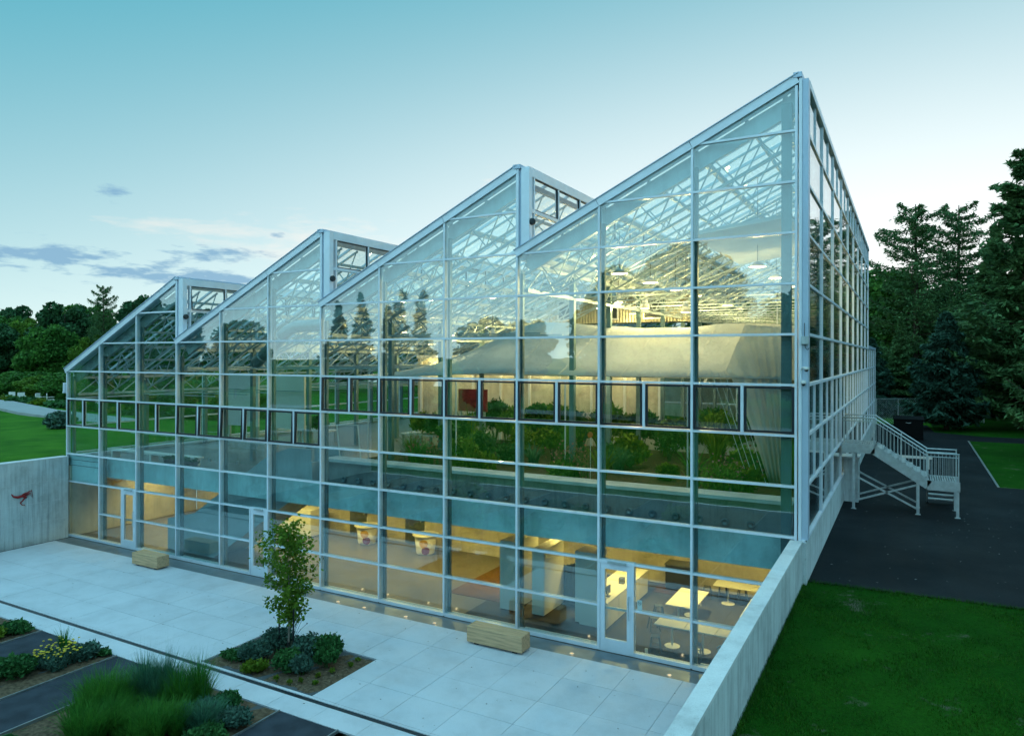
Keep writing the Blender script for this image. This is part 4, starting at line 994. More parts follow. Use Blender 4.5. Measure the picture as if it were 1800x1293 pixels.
shrub('dark_shrub', 'dark purple-green shrub on the left lawn beside the glass corner', 'shrub', -14.2, 7.6, 2.45, .9, 1.1, 1500, .16, 'sage', None, 99)
# trees behind the viewer, seen mirrored in the glass front
GM = 'trees across the garden mirrored in the glass'
for i, (k, x, y, s) in enumerate([('dC', -46, -30, .85), ('dC', -41, -33, .9), ('dA', -35, -37, .75), ('spruce', -25, -41.4, .75), ('spruce', -19.5, -38.8, .78), ('narrow', -17.6, -41, .9), ('narrow', -16, -40.7, 1.02), ('narrow', -14.8, -42.5, 1.03), ('dC', -9, -45, .72), ('dC', -5.5, -46.5, .7), ('dA', 11.5, -29.5, .93), ('dC', 15.0, -30.5, .98), ('dA', 13, -46, .85), ('dC', 17, -47, .8), ('dC', 20.5, -44, .85), ('spruce', 2, -48, .7), ('dC', 28, -46, .95), ('dA', 36, -44, .95), ('dC', 44, -36, 1.0), ('dC', -54, -26, .9), ('dA', -62, -22, .9)]):
    tree(k, 'garden_tree', 'tree across the garden seen only mirrored in the glass front', 'tree', x, y, 2.1, s, i * 1.1, GM)

# ------------------------------------------------------------------ street furniture and fittings outside
def log_bench(x0, x1, y0, y1, label):
    t = thing('timber_bench', label, 'bench', ((x0 + x1) / 2, (y0 + y1) / 2, 0)); L_, D = (x1 - x0) / 2, (y1 - y0) / 2
    MB().box((-L_, -D, .05), (L_, D, .41)).build('seat_beam', 'bench', t, bevel=.014)
    for s in (-.7, .7): blk('foot', 'dark', (s * L_ - .06, -D * .7, 0.0), (s * L_ + .06, D * .7, .052), t)
log_bench(5.78, 7.05, -1.12, -.70, 'solid timber beam bench on the terrace beside the left glass door')
log_bench(18.50, 19.95, -1.17, -.76, 'solid timber beam bench on the terrace in front of the café cabinets')
for i, (x, lab) in enumerate([(13.9, 'behind the maple'), (14.82, 'second right of the maple'), (16.2, 'between maple and long bench'), (17.1, 'left of the long bench'), (20.86, 'right of the long bench'), (23.1, 'nearest the right-hand wall')]):
    t = thing('ground_light', 'small lit ground light along the glass, ' + lab, 'light', (x, -.48, -.008), 0, 'lights in the strip along the glass')
    MB().lathe([(.055, 0), (.055, .006), (.04, .006)], 16).build('rim', 'galv', t); MB().lathe([(.038, .003), (.038, .0075)], 16).build('lens', 'led', t)
    l = bpy.data.lights.new('glow', 'POINT'); l.energy = .12; l.color = (1, .72, .38); l.shadow_soft_size = .04; lo = bpy.data.objects.new('glow', l); link(lo, t); lo.location = (0, 0.04, .06)
# red ornament on the left wall
t = thing('wall_ornament', 'red dragon-like metal ornament fixed to the left concrete wall', 'ornament', (0.3, -1.63, 1.66))
mb = MB()
mb.tube([(.02, -.34, .22), (.03, -.27, .12), (.03, -.14, .08), (.03, .02, .10), (.03, .14, .02)], [.012, .035, .045, .05, .03], 7)
mb.build('body', 'red', t, smooth=True)
for i in range(6):
    a = .3 + i * .3
    MB().tube([(.03, -.08 + i * .05, .08), (.045, .02 + i * .055, .17 + .02 * i), (.03, .13 + .045 * i, .21 - .05 * i)], [.018, .014, .004], 5).build('wing', 'red', t, smooth=True)
MB().tube([(.03, .10, .03), (.03, .02, -.06), (.03, -.06, -.13), (.03, .0, -.21), (.03, .08, -.22), (.03, .10, -.26)], [.025, .02, .018, .015, .012, .004], 6).build('tail', 'red', t, smooth=True)
# fittings on the corner post
t = thing('junction_box', 'grey junction box with a short antenna on the glass corner post', 'box', (25.69, -.03, 7.0))
MB().box((-.07, -.06, -.08), (.07, .03, .08)).build('case', 'galv', t, bevel=.008); MB().tube([(-.01, -.02, .08), (-.01, -.02, .34)], .008, 6).build('antenna', 'dark', t)
MB().tube([(.0, -.03, -.08), (.01, -.04, -.15), (.05, -.04, -.19), (.08, -.03, -.15)], .008, 6).build('cable', 'dark', t)
for z, lab in ((6.44, 'white security camera on an arm on the corner post, upper of two'), (6.16, 'white dome security camera on the corner post, lower of two')):
    t = thing('security_camera', lab, 'camera', (25.67, -.02, z), 0, 'cameras on the corner post')
    if z > 6.3: MB().tube([(-.05, .02, -.03), (-.02, -.08, .02), (.05, -.13, .03)], .016, 7).build('arm', 'wpaint', t); c0 = (.06, -.14, 0)
    else: MB().box((-.05, -.05, -.03), (.03, .02, .05)).build('base', 'wpaint', t); c0 = (0, -.08, .0)
    MB().lathe([(.012, .035), (.045, .03), (.05, 0), (.045, -.02)], 14, c0).build('housing', 'wpaint', t, smooth=True)
    MB().lathe([(.04, -.02), (.034, -.045), (.012, -.062)], 14, c0).build('dome', 'black', t, smooth=True)
for x, z, lab in ((kx(9) + .36, 9.92, 'highest'), (kx(6) + .36, 8.88, 'middle'), (kx(3) + .36, 7.96, 'lowest')):
    t = thing('floodlight', 'round black fitting on a roof step post, ' + lab + ' of three', 'light', (x, .10, z), 0, 'black round fittings on the roof steps')
    o = MB().lathe([(.02, -.04), (.06, -.025), (.085, 0), (.085, .04), (.06, .05)], 18).build('housing', 'black', t, smooth=True); o.rotation_euler = (R(90), 0, R(60))
    MB().tube([(-.06, .04, 0), (0, 0, 0)], .018, 6).build('bracket', 'black', t)
t = thing('vent_hood', 'small pale box fixed to the left glass corner post', 'box', (.04, -.02, 5.55))
MB().box((-.08, -.04, -.2), (.0, .06, .12)).build('case', 'frame', t, bevel=.01); MB().box((-.085, -.05, -.26), (-.02, .05, -.2)).build('hood', 'frame', t)

# galvanised stair to the right-hand side
def steel_stair():
    t = thing('steel_stair', 'galvanised steel stair with landing and railings beside the glass wall', 'stair', (25.8, 8.4, ZG)); ox, oy, oz = 25.8, 8.4, ZG
    def L(x, z, y=0.0): return (x - ox, y, z - oz)
    D = 1.15
    prof = [(25.75, 4.10), (26.6, 4.10), (27.98, 3.17), (28.74, 3.17)]
    for y in (0.0, D):
        for (x0, z0), (x1, z1) in zip(prof, prof[1:]):
            MB().bar(L(x0 - .02, z0 - .14, y), L(x1 + .02, z1 - .14, y), .035, .27).build('stringer', 'galv', t)
        rail = [(x, z + .78) for x, z in prof]
        for dz, rd in ((0, .020), (-.10, .014)):
            MB().tube([L(x, z + dz, y - .02) for x, z in rail], rd, 8).build('handrail', 'galv', t, smooth=True)
        for x in (25.80, 26.58, 27.30, 27.96, 28.72):
            zz = np.interp(x, [p[0] for p in prof], [p[1] for p in prof]); MB().bar(L(x, zz - .1, y), L(x, zz + .79, y), .034, .034).build('rail_post', 'galv', t)
        n = 30
        for i in range(n):
            x = 25.86 + (28.66 - 25.86) * i / (n - 1); zz = np.interp(x, [p[0] for p in prof], [p[1] for p in prof]); MB().bar(L(x, zz + .0, y), L(x, zz + .69, y), .012, .012).build('baluster', 'galv', t)
    for (x0, x1, z) in ((25.75, 26.6, 4.09), (27.98, 28.74, 3.16)):
        k = int((x1 - x0) / .06)
        for i in range(k): blk('grating_bar', 'galv', (*L(x0 + i * .06, z - .03)[:1], .02, z - .03 - oz), (x0 + i * .06 + .03 - ox, D - .02, z - oz), t)
    for i in range(7):
        x = 26.66 + i * .19; z = 4.1 - (i + 1) * .118; blk('step', 'galv', (x - ox, .02, z - .03 - oz), (x + .19 - ox, D - .02, z - oz), t)
    for i in range(5):
        y = D + .02 + i * .2; z = 3.17 - (i + 1) * .17; blk('step', 'galv', (28.02 - ox, y, z - .03 - oz), (28.70 - ox, y + .2, z - oz), t)
    for x in (28.0, 28.72): MB().bar(L(x, 3.05, D), L(x, 2.2, D + 1.1), .03, .2).build('stringer', 'galv', t)
    for x, z in ((26.06, 3.84), (27.73, 3.05), (28.70, 2.92)):
        for y in (0.02, D - .02): MB().bar(L(x, ZG, y), L(x, z, y), .075, .075).build('support_post', 'galv', t); blk('base_plate', 'galv', (x - .07 - ox, y - .07, 0), (x + .07 - ox, y + .07, .015), t)
    for a, b in (((26.08, 3.15), (27.70, 2.32)), ((26.08, 2.40), (27.70, 3.00))):
        for y in (.05, D - .05): MB().bar(L(*a, y), L(*b, y), .04, .05).build('cross_brace', 'galv', t)
steel_stair()
t = thing('concrete_block', 'concrete landing block with a pale cap against the glass side wall', 'block', (25.9, 9.9, ZG))
MB().box((-.2, -.4, 0), (.22, .4, 1.35)).build('body', 'conc', t); MB().box((-.24, -.45, 1.352), (.26, .45, 1.41)).build('cap', 'cap', t)
t = thing('waste_bin', 'big black lidded waste bin behind the steel stair', 'bin', (27.5, 30.2, ZG))
MB().box((-.72, -.5, .05), (.72, .5, 1.12)).build('body', 'mblack', t, bevel=.02); MB().prism([(-.55, 1.122), (.55, 1.122), (.5, 1.26), (-.5, 1.16)], 'x', -.76, .76).build('lid', 'mblack', t)
for s in (-.5, .5): MB().lathe([(.06, -.03), (.06, .03)], 12, (s, -.3, .06)).build('wheel', 'black', t)
MB().tube([(-.12, -.51, .95), (0, -.55, .93), (.12, -.51, .95)], .015, 6).build('handle', 'galv', t)
t = thing('slatted_barrier', 'low white rail standing on the asphalt behind the steel stair', 'barrier', (27.6, 18.2, ZG))
MB().box((-.75, -.04, .42), (.75, .04, .52)).build('rail', 'wpaint', t)
for s in (-.6, .6): MB().box((s - .04, -.04, 0), (s + .04, .04, .42)).build('leg', 'wpaint', t)
t = thing('chain_link_fence', 'chain-link fence with galvanised posts beyond the greenhouse corner', 'fence', (25.6, 39.5, ZG))
for i in range(6): MB().tube([(i * 1.3, i * .9, 0), (i * 1.3, i * .9, 1.75)], .03, 8).build('post', 'galv', t)
MB().tube([(0, 0, 1.72), (6.5, 4.5, 1.72)], .022, 6).build('top_rail', 'galv', t)
mb = MB(); L_ = math.hypot(6.5, 4.5); dx, dy = 6.5 / L_, 4.5 / L_
for i in range(-11, 53):
    for sg in (1, -1):
        a0 = i * .15; x0, x1 = (a0, a0 + 1.65) if sg > 0 else (a0 + 1.65, a0)
        z0, z1 = .05, 1.7
        if x0 < 0: z0 += -x0 * (1 if sg > 0 else 1); x0 = 0
        if x1 < 0: z1 -= -x1; x1 = 0
        if x0 > L_: z0 += x0 - L_; x0 = L_
        if x1 > L_: z1 -= x1 - L_; x1 = L_
        if z1 - z0 > .05: mb.bar((x0 * dx, x0 * dy, z0), (x1 * dx, x1 * dy, z1), .008, .008)
tag(mb.build('mesh', 'galv', t), kind='stuff')
# white garden chairs far left
for i, (x, y) in enumerate([(-49.5, 22.2), (-47.6, 22.3), (-44.9, 22.6), (-43.8, 22.9), (-30.5, 19.8)]):
    t = thing('garden_chair', 'white garden chair among the plants, number %d from the left picture edge' % (i + 1), 'chair', (x, y, 2.15), .6 + i * .7, 'white chairs by the garden road')
    t['label'] = ['white garden chair at the left picture edge by the road', 'second white garden chair from the left picture edge', 'white garden chair in the middle of the row by the road', 'white garden chair at the right of the row by the road', 'lone white garden chair close to the glass corner'][i]
    MB().box((-.3, -.3, .38), (.3, .3, .44)).build('seat', 'white', t); MB().box((-.3, .26, .44), (.3, .32, 1.0)).build('backrest', 'white', t)
    for a in (-.27, .27):
        for b in (-.27, .27): blk('leg', 'white', (a - .03, b - .03, 0), (a + .03, b + .03, .38), t)
        blk('armrest', 'white', (a - .05, -.3, .62), (a + .05, .3, .66), t)

# ------------------------------------------------------------------ inside, ground floor
def tbl(name, label, x0, x1, y0, y1, bases, group='white café tables'):
    t = thing(name, label, 'table', ((x0 + x1) / 2, (y0 + y1) / 2, 0), 0, group); cx_, cy_ = (x0 + x1) / 2, (y0 + y1) / 2
    MB().box((x0 - cx_, y0 - cy_, .51), (x1 - cx_, y1 - cy_, .535)).build('tabletop', 'white', t, bevel=.004)
    for bx, by in bases:
        MB().lathe([(.022, .018), (.022, .51)], 12, (bx - cx_, by - cy_, 0)).build('pedestal', 'white', t, smooth=False)
        MB().lathe([(.175, 0), (.175, .008), (.15, .016), (.03, .022)], 28, (bx - cx_, by - cy_, 0.004)).build('base_disc', 'white', t)
tbl('cafe_table', 'white café table at the left of the row just behind the glass', 22.36, 23.04, .77, 1.23, [(22.72, 1.02)])
tbl('cafe_table', 'white café table in the middle of the row just behind the glass', 23.05, 23.74, .77, 1.23, [(23.42, 1.05)])
tbl('cafe_table', 'white café table at the right of the front row, half hidden by the wall', 23.75, 24.45, .77, 1.23, [(24.1, 1.05)])
tbl('cafe_table', 'long white table standing end-on in the middle of the café', 22.2, 22.93, 2.17, 3.64, [(22.58, 3.2), (22.42, 2.6)])
tbl('cafe_table', 'long white table along the back concrete wall of the café', 22.88, 24.5, 4.28, 4.83, [(23.22, 4.56), (24.15, 4.56)])
tbl('cafe_table', 'long white table at the right, almost hidden by the concrete wall', 24.0, 24.7, 2.18, 3.64, [(24.35, 2.6), (24.35, 3.2)])
def stool(x, y, label, rz=0.3, mk='stool'):
    t = thing('stool', label, 'stool', (x, y, .004), rz, 'metal café stools')
    MB().box((-.10, -.10, .30), (.10, .10, .325)).build('seat', mk, t, bevel=.012)
    for a in (-1, 1):
        for b in (-1, 1): MB().bar((a * .125, b * .125, 0), (a * .08, b * .08, .305), .022, .022).build('leg', mk, t)
    for a, b in (((-.105, -.105, .12), (.105, -.105, .12)), ((-.105, .105, .12), (.105, .105, .12))): MB().bar(a, b, .012, .012).build('stretcher', mk, t)
stool(22.45, .62, 'dark metal stool in front of the left table of the glass row')
stool(23.38, .66, 'dark metal stool in front of the middle table of the glass row', .1)
stool(24.05, .66, 'dark metal stool tucked close to the concrete wall', .2)
stool(21.90, 2.62, 'dark metal stool at the left side of the end-on table', .5)
stool(22.62, 4.72, 'dark metal stool at the left end of the back wall table', .2)
stool(22.98, 5.02, 'dark metal stool behind the left part of the back wall table', .1)
stool(23.50, 5.06, 'dark metal stool behind the right part of the back wall table', .4)
stool(22.45, 4.05, 'white metal stool at the far end of the end-on table', .6, 'wpaint')
stool(22.05, 1.75, 'dark metal stool between the counter and the end-on table', .6)
t = thing('cup', 'small white cup standing on the ledge by the café door', 'cup', (22.35, .28, 0))
MB().lathe([(.0, .0), (.035, .0), (.038, .13), (.030, .132)], 14).build('body', 'white', t)
t = thing('railing', 'thin grey handrail inside by the right-hand wall', 'railing', (23.95, .42, 0))
MB().tube([(-.05, 0, 0), (-.05, 0, .42), (.0, .0, .46), (.85, 0, .78)], .018, 8).build('rail', 'steel', t); MB().tube([(.85, 0, 0), (.85, 0, .78)], .018, 8).build('post', 'steel', t)
# counter and cabinets
t = thing('service_counter', 'white café counter running back from the glass door', 'counter', (20.66, 2.8, 0))
MB().box((-.36, -1.55, .004), (.36, 1.6, .58)).build('body', 'white', t); MB().box((-.38, -1.57, .582), (.38, 1.62, .63)).build('worktop', 'white', t, bevel=.004)
for i in range(4): blk('door_panel', 'white', (.361, -1.5 + i * .78, .06), (.372, -.76 + i * .78, .56), t)
blk('end_panel', 'white', (-.36, -1.585, .004), (.36, -1.572, .56), t)
t = thing('till_screen', 'grey till screen standing on the café counter', 'screen', (20.86, 1.75, .63))
MB().box((-.02, -.12, .08), (.02, .12, .27)).build('screen', 'stool', t); MB().box((-.05, -.06, 0), (.05, .06, .02)).build('foot', 'stool', t); MB().box((-.012, -.02, .02), (.012, .02, .1)).build('stand', 'stool', t)
t = thing('napkin_box', 'small grey box at the back of the café counter', 'box', (20.8, 2.9, .63)); MB().box((-.07, -.07, 0), (.07, .07, .16)).build('body', 'stool', t, bevel=.01)
def cab(label, x0, x1, y0, y1, h):
    t = thing('tall_cabinet', label, 'cabinet', ((x0 + x1) / 2, (y0 + y1) / 2, .004), 0, 'tall white cabinets'); a, b = (x1 - x0) / 2, (y1 - y0) / 2
    MB().box((-a, -b, .03), (a, b, h)).build('carcass', 'white', t, bevel=.004); blk('plinth', 'dark', (-a + .02, -b + .02, 0), (a - .02, b - .02, .03), t); blk('side_panel', 'white', (a, -b + .02, .04), (a + .012, b - .02, h - .01), t)
cab('tall white cabinet at the front of the café counter', 20.17, 20.76, 1.25, 1.9, 1.8)
cab('tall white cabinet above the long timber bench, left of the pair', 18.05, 18.50, 1.15, 2.5, 1.82)
cab('narrow tall white cabinet behind the column by the long bench', 18.98, 19.32, 1.2, 2.4, 1.72)
t = thing('slatted_screen', 'dark blue slatted screen between the white cabinets', 'screen', (19.55, 2.4, .004))
for i in range(9): blk('slat', 'teal', (-.42 + i * .1, -.02, .05), (-.33 + i * .1, .02, .98 + .03 * i), t)
blk('rail', 'teal', (-.42, .021, .2), (.5, .04, .28), t); blk('foot', 'teal', (-.42, -.15, 0), (.5, .15, .05), t)
t = thing('drinks_cooler', 'dark box-shaped cooler against the back café wall', 'cooler', (21.75, 5.1, .004)); MB().box((-.36, -.25, .05), (.36, .25, .72)).build('body', 'black', t, bevel=.02); blk('worktop', 'stool', (-.38, -.27, .722), (.38, .27, .75), t); blk('plinth', 'dark', (-.34, -.22, 0), (.34, .22, .05), t)
tag(blk('floor_mat', 'mat_brown', (16.1, 1.6, -.002), (18.0, 4.9, .012)), 'large brown floor mat left of the white cabinets', 'mat')
tag(blk('floor_mat', 'mat_brown', (21.1, 4.5, .005), (22.3, 5.35, .014)), 'small dark floor mat by the back café wall', 'mat')
def bucket(x, y, label):
    t = thing('bucket_table', label, 'table', (x, y, 0), 0, 'round tables on painted drums')
    MB().lathe([(.29, .0), (.31, .03), (.38, .62), (.36, .63)], 32).build('drum', 'white', t, smooth=True)
    MB().lathe([(.02, .63), (.45, .63), (.45, .66), (.02, .662)], 36).build('tabletop', 'yellow' if False else 'white', t)
    MB().tube([(0, 0, .66), (0, 0, .95)], .012, 6).build('spindle', 'white', t)
    for a0, zc, rr, mk in ((-1.15, .40, .15, 'yellow'), (-.95, .16, .14, 'redb'), (-1.9, .15, .12, 'white')):
        mb = MB(); n = 14; vs = []; Rr = .31 + .12 * zc + .004
        vs.append((Rr * math.cos(a0), Rr * math.sin(a0), zc))
        for k in range(n):
            p = 2 * math.pi * k / n; z = zc + rr * math.sin(p); a = a0 + rr * math.cos(p) / Rr; q = .31 + .115 * z + .006; vs.append((q * math.cos(a), q * math.sin(a), z))
        mb.add(vs, [(0, 1 + k, 1 + (k + 1) % n) for k in range(n)]); mb.build('painted_dot', mk, t)
bucket(10.55, 4.65, 'round-topped drum table with coloured dots, left of the two')
bucket(13.15, 4.6, 'round-topped drum table with coloured dots, right of the two')
t = thing('display_box', 'large pale box standing behind the inner stair', 'box', (7.4, 4.6, 0)); MB().box((-.85, -.4, .02), (.85, .4, 1.0)).build('body', 'white', t, bevel=.01); blk('plinth', 'dark', (-.8, -.35, 0), (.8, .35, .02), t)
for i, (x, lab) in enumerate(((9.5, 'behind the stair'), (12.1, 'between the two drum tables'))):
    t = thing('inner_door', 'dark door in the back wall ' + lab, 'door', (x, 5.4, 0), 0, 'doors in the back wall'); MB().box((-.4, -.03, 0.01), (.4, .015, 1.75)).build('leaf', 'stool', t); blk('handle', 'galv', (.28, -.06, .8), (.32, -.03, .92), t)
t = thing('sign', 'small round red sign on the back wall near the drum table', 'sign', (8.7, 5.38, 1.35)); o = MB().lathe([(.09, 0), (.09, .02)], 20).build('disc', 'orange', t); o.rotation_euler = (R(90), 0, 0); o = MB().lathe([(.055, .021), (.055, .024)], 20).build('centre', 'white', t); o.rotation_euler = (R(90), 0, 0)
t = thing('queue_barrier', 'thin black barrier rail inside the left glass door', 'barrier', (5.0, 1.6, 0))
MB().tube([(-.9, .3, 0), (-.9, .3, .62), (-.2, .1, .56), (.6, 0, .42), (.6, 0, 0)], .018, 8).build('rail', 'black', t); MB().tube([(-.2, .1, 0), (-.2, .1, .56)], .018, 8).build('post', 'black', t)
for x in (-.9, -.2, .6): MB().lathe([(.11, 0), (.11, .02), (.02, .03)], 18, (x, .3 if x < -.5 else .1 if x < 0 else 0, 0)).build('foot', 'black', t)
# no-smoking notice on the pane beside the café door
t = thing('notice', 'white no-smoking notice stuck on the pane right of the café door', 'sign', (22.27, .046, 1.17))
MB().box((-.055, -.003, -.17), (.055, .002, .10)).build('sheet', 'paper', t)
mb = MB(); n = 24; vs = []
for k in range(n):
    a = 2 * math.pi * k / n
    for q in (.034, .043): vs.append((q * math.cos(a), -.0045, .035 + q * math.sin(a)))
mb.add(vs, [(2 * k, 2 * k + 1, (2 * k + 3) % (2 * n), (2 * k + 2) % (2 * n)) for k in range(n)]); mb.build('ring', 'stool', t)
MB().bar((-.026, -.005, .061), (.026, -.005, .009), .003, .009).build('slash', 'stool', t); MB().box((-.028, -.0052, .031), (.028, -.0046, .040)).build('cigarette', 'stool', t)
# ceiling lights, ground floor
for i in range(13):
    x = 1.4 + i * 1.93
    for j, y in enumerate((3.1,)):
        t = thing('ceiling_light', 'round warm ceiling light over the ground floor', 'light', (x, y, 2.615), 0, 'ground floor ceiling lights')
        MB().lathe([(.12, 0), (.12, -.03), (.10, -.035)], 18).build('rim', 'wpaint', t); MB().lathe([(.09, -.034), (.09, -.039)], 18).build('lens', 'lampw', t)
        l = bpy.data.lights.new('glow', 'SPOT'); l.energy = GF_LIGHT; l.color = (1.0, .68, .17); l.shadow_soft_size = .1; l.spot_size = R(150); l.spot_blend = .8; lo = bpy.data.objects.new('glow', l); link(lo, t); lo.location = (0, 0, -.06)

# ------------------------------------------------------------------ inside, upper floor
t = thing('raised_planter', 'long concrete planter with a pale cap behind the upper glass', 'planter', (18.6, 1.2, ZF))
MB().box((-6.6, -.1, 0), (6.7, .1, .66)).build('front_wall', 'pconc', t); MB().box((-6.65, -.28, .662), (6.72, .34, .74)).build('cap', 'cap', t)
MB().box((-6.6, .35, 0), (6.7, 8.4, .50)).build('soil', 'soil', t)
for i in range(22):
    x = -5.9 + i * .56; o = MB().lathe([(.055, 0), (.085, .01), (.09, .05), (.06, .07), (.045, .03)], 14).build('air_nozzle', 'colsteel', t, smooth=True); o.location = (x, -.105, .14); o.rotation_euler = (R(90), 0, 0)
GI = 'plants in the raised planter'
kinds = [('bushg', 'green leafy bush'), ('lime', 'bright yellow-green bush'), ('leafY', 'light green bush'), ('leafD', 'dark green bush'), ('sage', 'grey-green bush')]
for i in range(40):
    x = random.uniform(12.6, 24.8); y = random.uniform(2.0, 8.8); k = kinds[i % 5]; h = random.uniform(.4, 1.1) + (0.6 if y > 5 else 0)
    if i % 5 < 3: shrub('indoor_plant', k[1] + ' in the raised planter behind the upper glass', 'plant', x, y, ZF + .5, random.uniform(.3, .7), h, 900, random.uniform(.06, .13), k[0], GI, 200 + i, random.uniform(.1, .9))
    else:
        t = thing('arching_plant', ('broad-leaved' if i % 2 else 'thin-leaved') + ' arching plant in the raised planter behind the upper glass', 'plant', (x, y, ZF + .5), 0, 'arching plants in the raised planter'); w = .075 if i % 2 else .022
        P = rng.normal(size=(60 if i % 2 else 260, 3)) * np.array([.05, .05, 0]); P[:, 2] = 0; obj('leaves', blade_mesh('leaves', P, h * 1.25, .75, w, ('lime', 'bgrass', 'ograss')[i % 3], 5, True), t)
for i, (x, y, h) in enumerate([(14.5, 2.6, .9), (23.6, 2.4, .8), (19.4, 2.8, .9)]):
    t = thing('flowering_plant', ['reddish flowering plant left of the planter centre', 'pink flowering plant at the right end of the planter', 'orange flowering plant at the planter centre'][i], 'flowers', (x, y, ZF + .5))
    P = rng.normal(size=(260, 3)) * np.array([.3, .3, .22]) + np.array([0, 0, h * .6]); obj('flower_head', leaf_mesh('flower_head', P, .06, 'pink', aspect=1.0), t)
    tag(obj('blades', blade_mesh('blades', rng.normal(size=(220, 3)) * np.array([.18, .18, 0]), h, .5, .02, 'bushg', 3), t), kind='stuff')
# white fabric enclosure
def tent():
    t = thing('fabric_canopy', 'big white fabric canopy stretched under the tallest roof', 'canopy', (18, 6, 0))
    xs = [9.8, 11.5, 12.9, 14.2, 15.4, 16.5, 17.8, 19.0, 20.3, 21.6, 22.6, 23.4, 24.2, 24.9]
    zt = [5.95, 6.15, 6.5, 6.92, 7.4, 7.92, 7.82, 7.70, 7.60, 7.58, 7.66, 7.74, 7.62, 7.55]
    nv = 17; nu = 60; V = []; X = np.linspace(xs[0], xs[-1], nu)
    for u in X:
        z0 = float(np.mean([np.interp(u + d_, xs, zt) for d_ in (-.7, -.35, 0, .35, .7)])); ze = min(z0 - .12, 5.92)
        for j in range(nv):
            v = j / (nv - 1); y = 2.7 + 7.4 * v; s = 1 - abs(2 * v - 0.9) / 1.1; s = max(0, s) ** 1.15
            V.append((u - 18, y - 6, ze + (z0 - ze) * s + .012 * math.sin(u * 4.1 + v * 7) * s))
    mb = MB(); mb.add(V, [(i * nv + j, (i + 1) * nv + j, (i + 1) * nv + j + 1, i * nv + j + 1) for i in range(nu - 1) for j in range(nv - 1)])
    o = mb.build('canopy', 'fabric', t, smooth=True); m_ = o.modifiers.new('solid', 'SOLIDIFY'); m_.thickness = .008
    for u in np.linspace(10.6, 24.4, 9):     # seams
        i = int((u - xs[0]) / (xs[-1] - xs[0]) * (nu - 1)); MB().tube([Vector(V[i * nv + j]) + Vector((0, -.004, .006)) for j in range(nv)], .010, 4).build('seam', 'wpaint', t)
    n = 70; V = []; F = []
    for i in range(n):                      # hanging curtain at the right
        u = i / (n - 1); xt = 23.55 + 1.35 * u; xb = 24.55 + .38 * u
        for j in range(12):
            v = j / 11; x = xt + (xb - xt) * v ** .8; V.append((x - 18, 2.75 - 6 + .07 * math.sin(u * 34) * (.3 + v) + 0.15 * v, (6.35 + 1.15 * min(1, u * 3.0) - .12 * u) * (1 - v) + 3.62 * v))
    F = [(i * 12 + j, (i + 1) * 12 + j, (i + 1) * 12 + j + 1, i * 12 + j + 1) for i in range(n - 1) for j in range(11)]
    mb = MB(); mb.add(V, F); o = mb.build('curtain', 'fabric', t, smooth=True); m_ = o.modifiers.new('solid', 'SOLIDIFY'); m_.thickness = .008
    for i in range(4): MB().tube([(23.2 + i * .16 - 18, 2.72 - 6, 6.3), (24.1 + i * .13 - 18, 2.8 - 6, 3.62)], .008, 5).build('rope', 'white', t)
    for x in (12.2, 15.6, 19.2, 22.6): MB().tube([(x - 18, 2.75 - 6, 3.35), (x - 18, 2.75 - 6, 6.0)], .022, 6).build('pole', 'wpaint', t)
tent()
t = thing('air_duct', 'corrugated metal air duct with square grilles hung above the canopy', 'duct', (16.3, 14.6, 8.15))
mb = MB(); n = 96; pr = [(-3.2 + 6.4 * i / n, (.03 if i % 2 else 0)) for i in range(n + 1)]
mb.add([(x, -.6 - d, z) for x, d in pr for z in (0, 1.15)], [(2 * i, 2 * i + 2, 2 * i + 3, 2 * i + 1) for i in range(n)]); mb.box((-3.2, -.598, 0), (3.2, .6, 1.15)); mb.build('casing', 'pmetal', t)
for x in (-2.2, -.2, 1.8):
    mb = MB(); mb.box((-.45, -.03, -.45), (.45, 0, -.39)); mb.box((-.45, -.03, .39), (.45, 0, .45)); mb.box((-.45, -.03, -.39), (-.39, 0, .39)); mb.box((.39, -.03, -.39), (.45, 0, .39)); o = mb.build('grille_frame', 'wpaint', t, loc=(x, -.64, .58)); blk('grille', 'grille', (-.39, -.015, -.39), (.39, 0, .39), o)
for x in (-2.9, 2.9): MB().tube([(x, 0, 1.15), (x, 0, 2.2 if x > 0 else .95 + 1.0)], .02, 6).build('hanger', 'steel', t)
t = thing('round_duct', 'fat round duct rising diagonally under the second roof', 'duct', (10.5, 1.0, 7.0))
MB().tube([(-1.6, .1, -.55), (-.15, .1, .48), (.2, .1, .60), (2.1, .1, .66)], .19, 18).build('tube', 'duct', t, smooth=True)
for f in (.2, .5, .8): MB().tube([(-1.6 + 1.45 * f - .02, .1, -.55 + 1.03 * f - .014), (-1.6 + 1.45 * f + .02, .1, -.55 + 1.03 * f + .014)], .2, 18).build('band', 'steel', t, smooth=True)
for i, (x0, x1) in enumerate(((1.65, 3.5), (4.5, 6.15))):
    t = thing('white_screen', ('left' if i == 0 else 'right') + ' of two tall white screens on the upper floor', 'screen', ((x0 + x1) / 2, 6.0, ZF), 0, 'white screens on the upper floor'); a = (x1 - x0) / 2
    MB().box((-a, -.04, .85), (a, .04, 3.0)).build('board', 'white', t)
    for s in (-a + .06, a - .06): MB().box((s - .04, -.05, 0), (s + .04, .05, .85)).build('leg', 'steel', t)
t = thing('red_board', 'red display board standing behind the planter', 'board', (13.4, 7.2, ZF)); MB().box((-.62, -.03, 1.8), (.62, .03, 2.62)).build('board', 'redb', t)
for q in (-.5, .5): MB().box((q - .03, -.04, 0), (q + .03, .04, 1.8)).build('leg', 'steel', t)
t = thing('trellis', 'slim white trellis frame leaning at the left end of the planter', 'trellis', (11.9, 1.9, ZF))
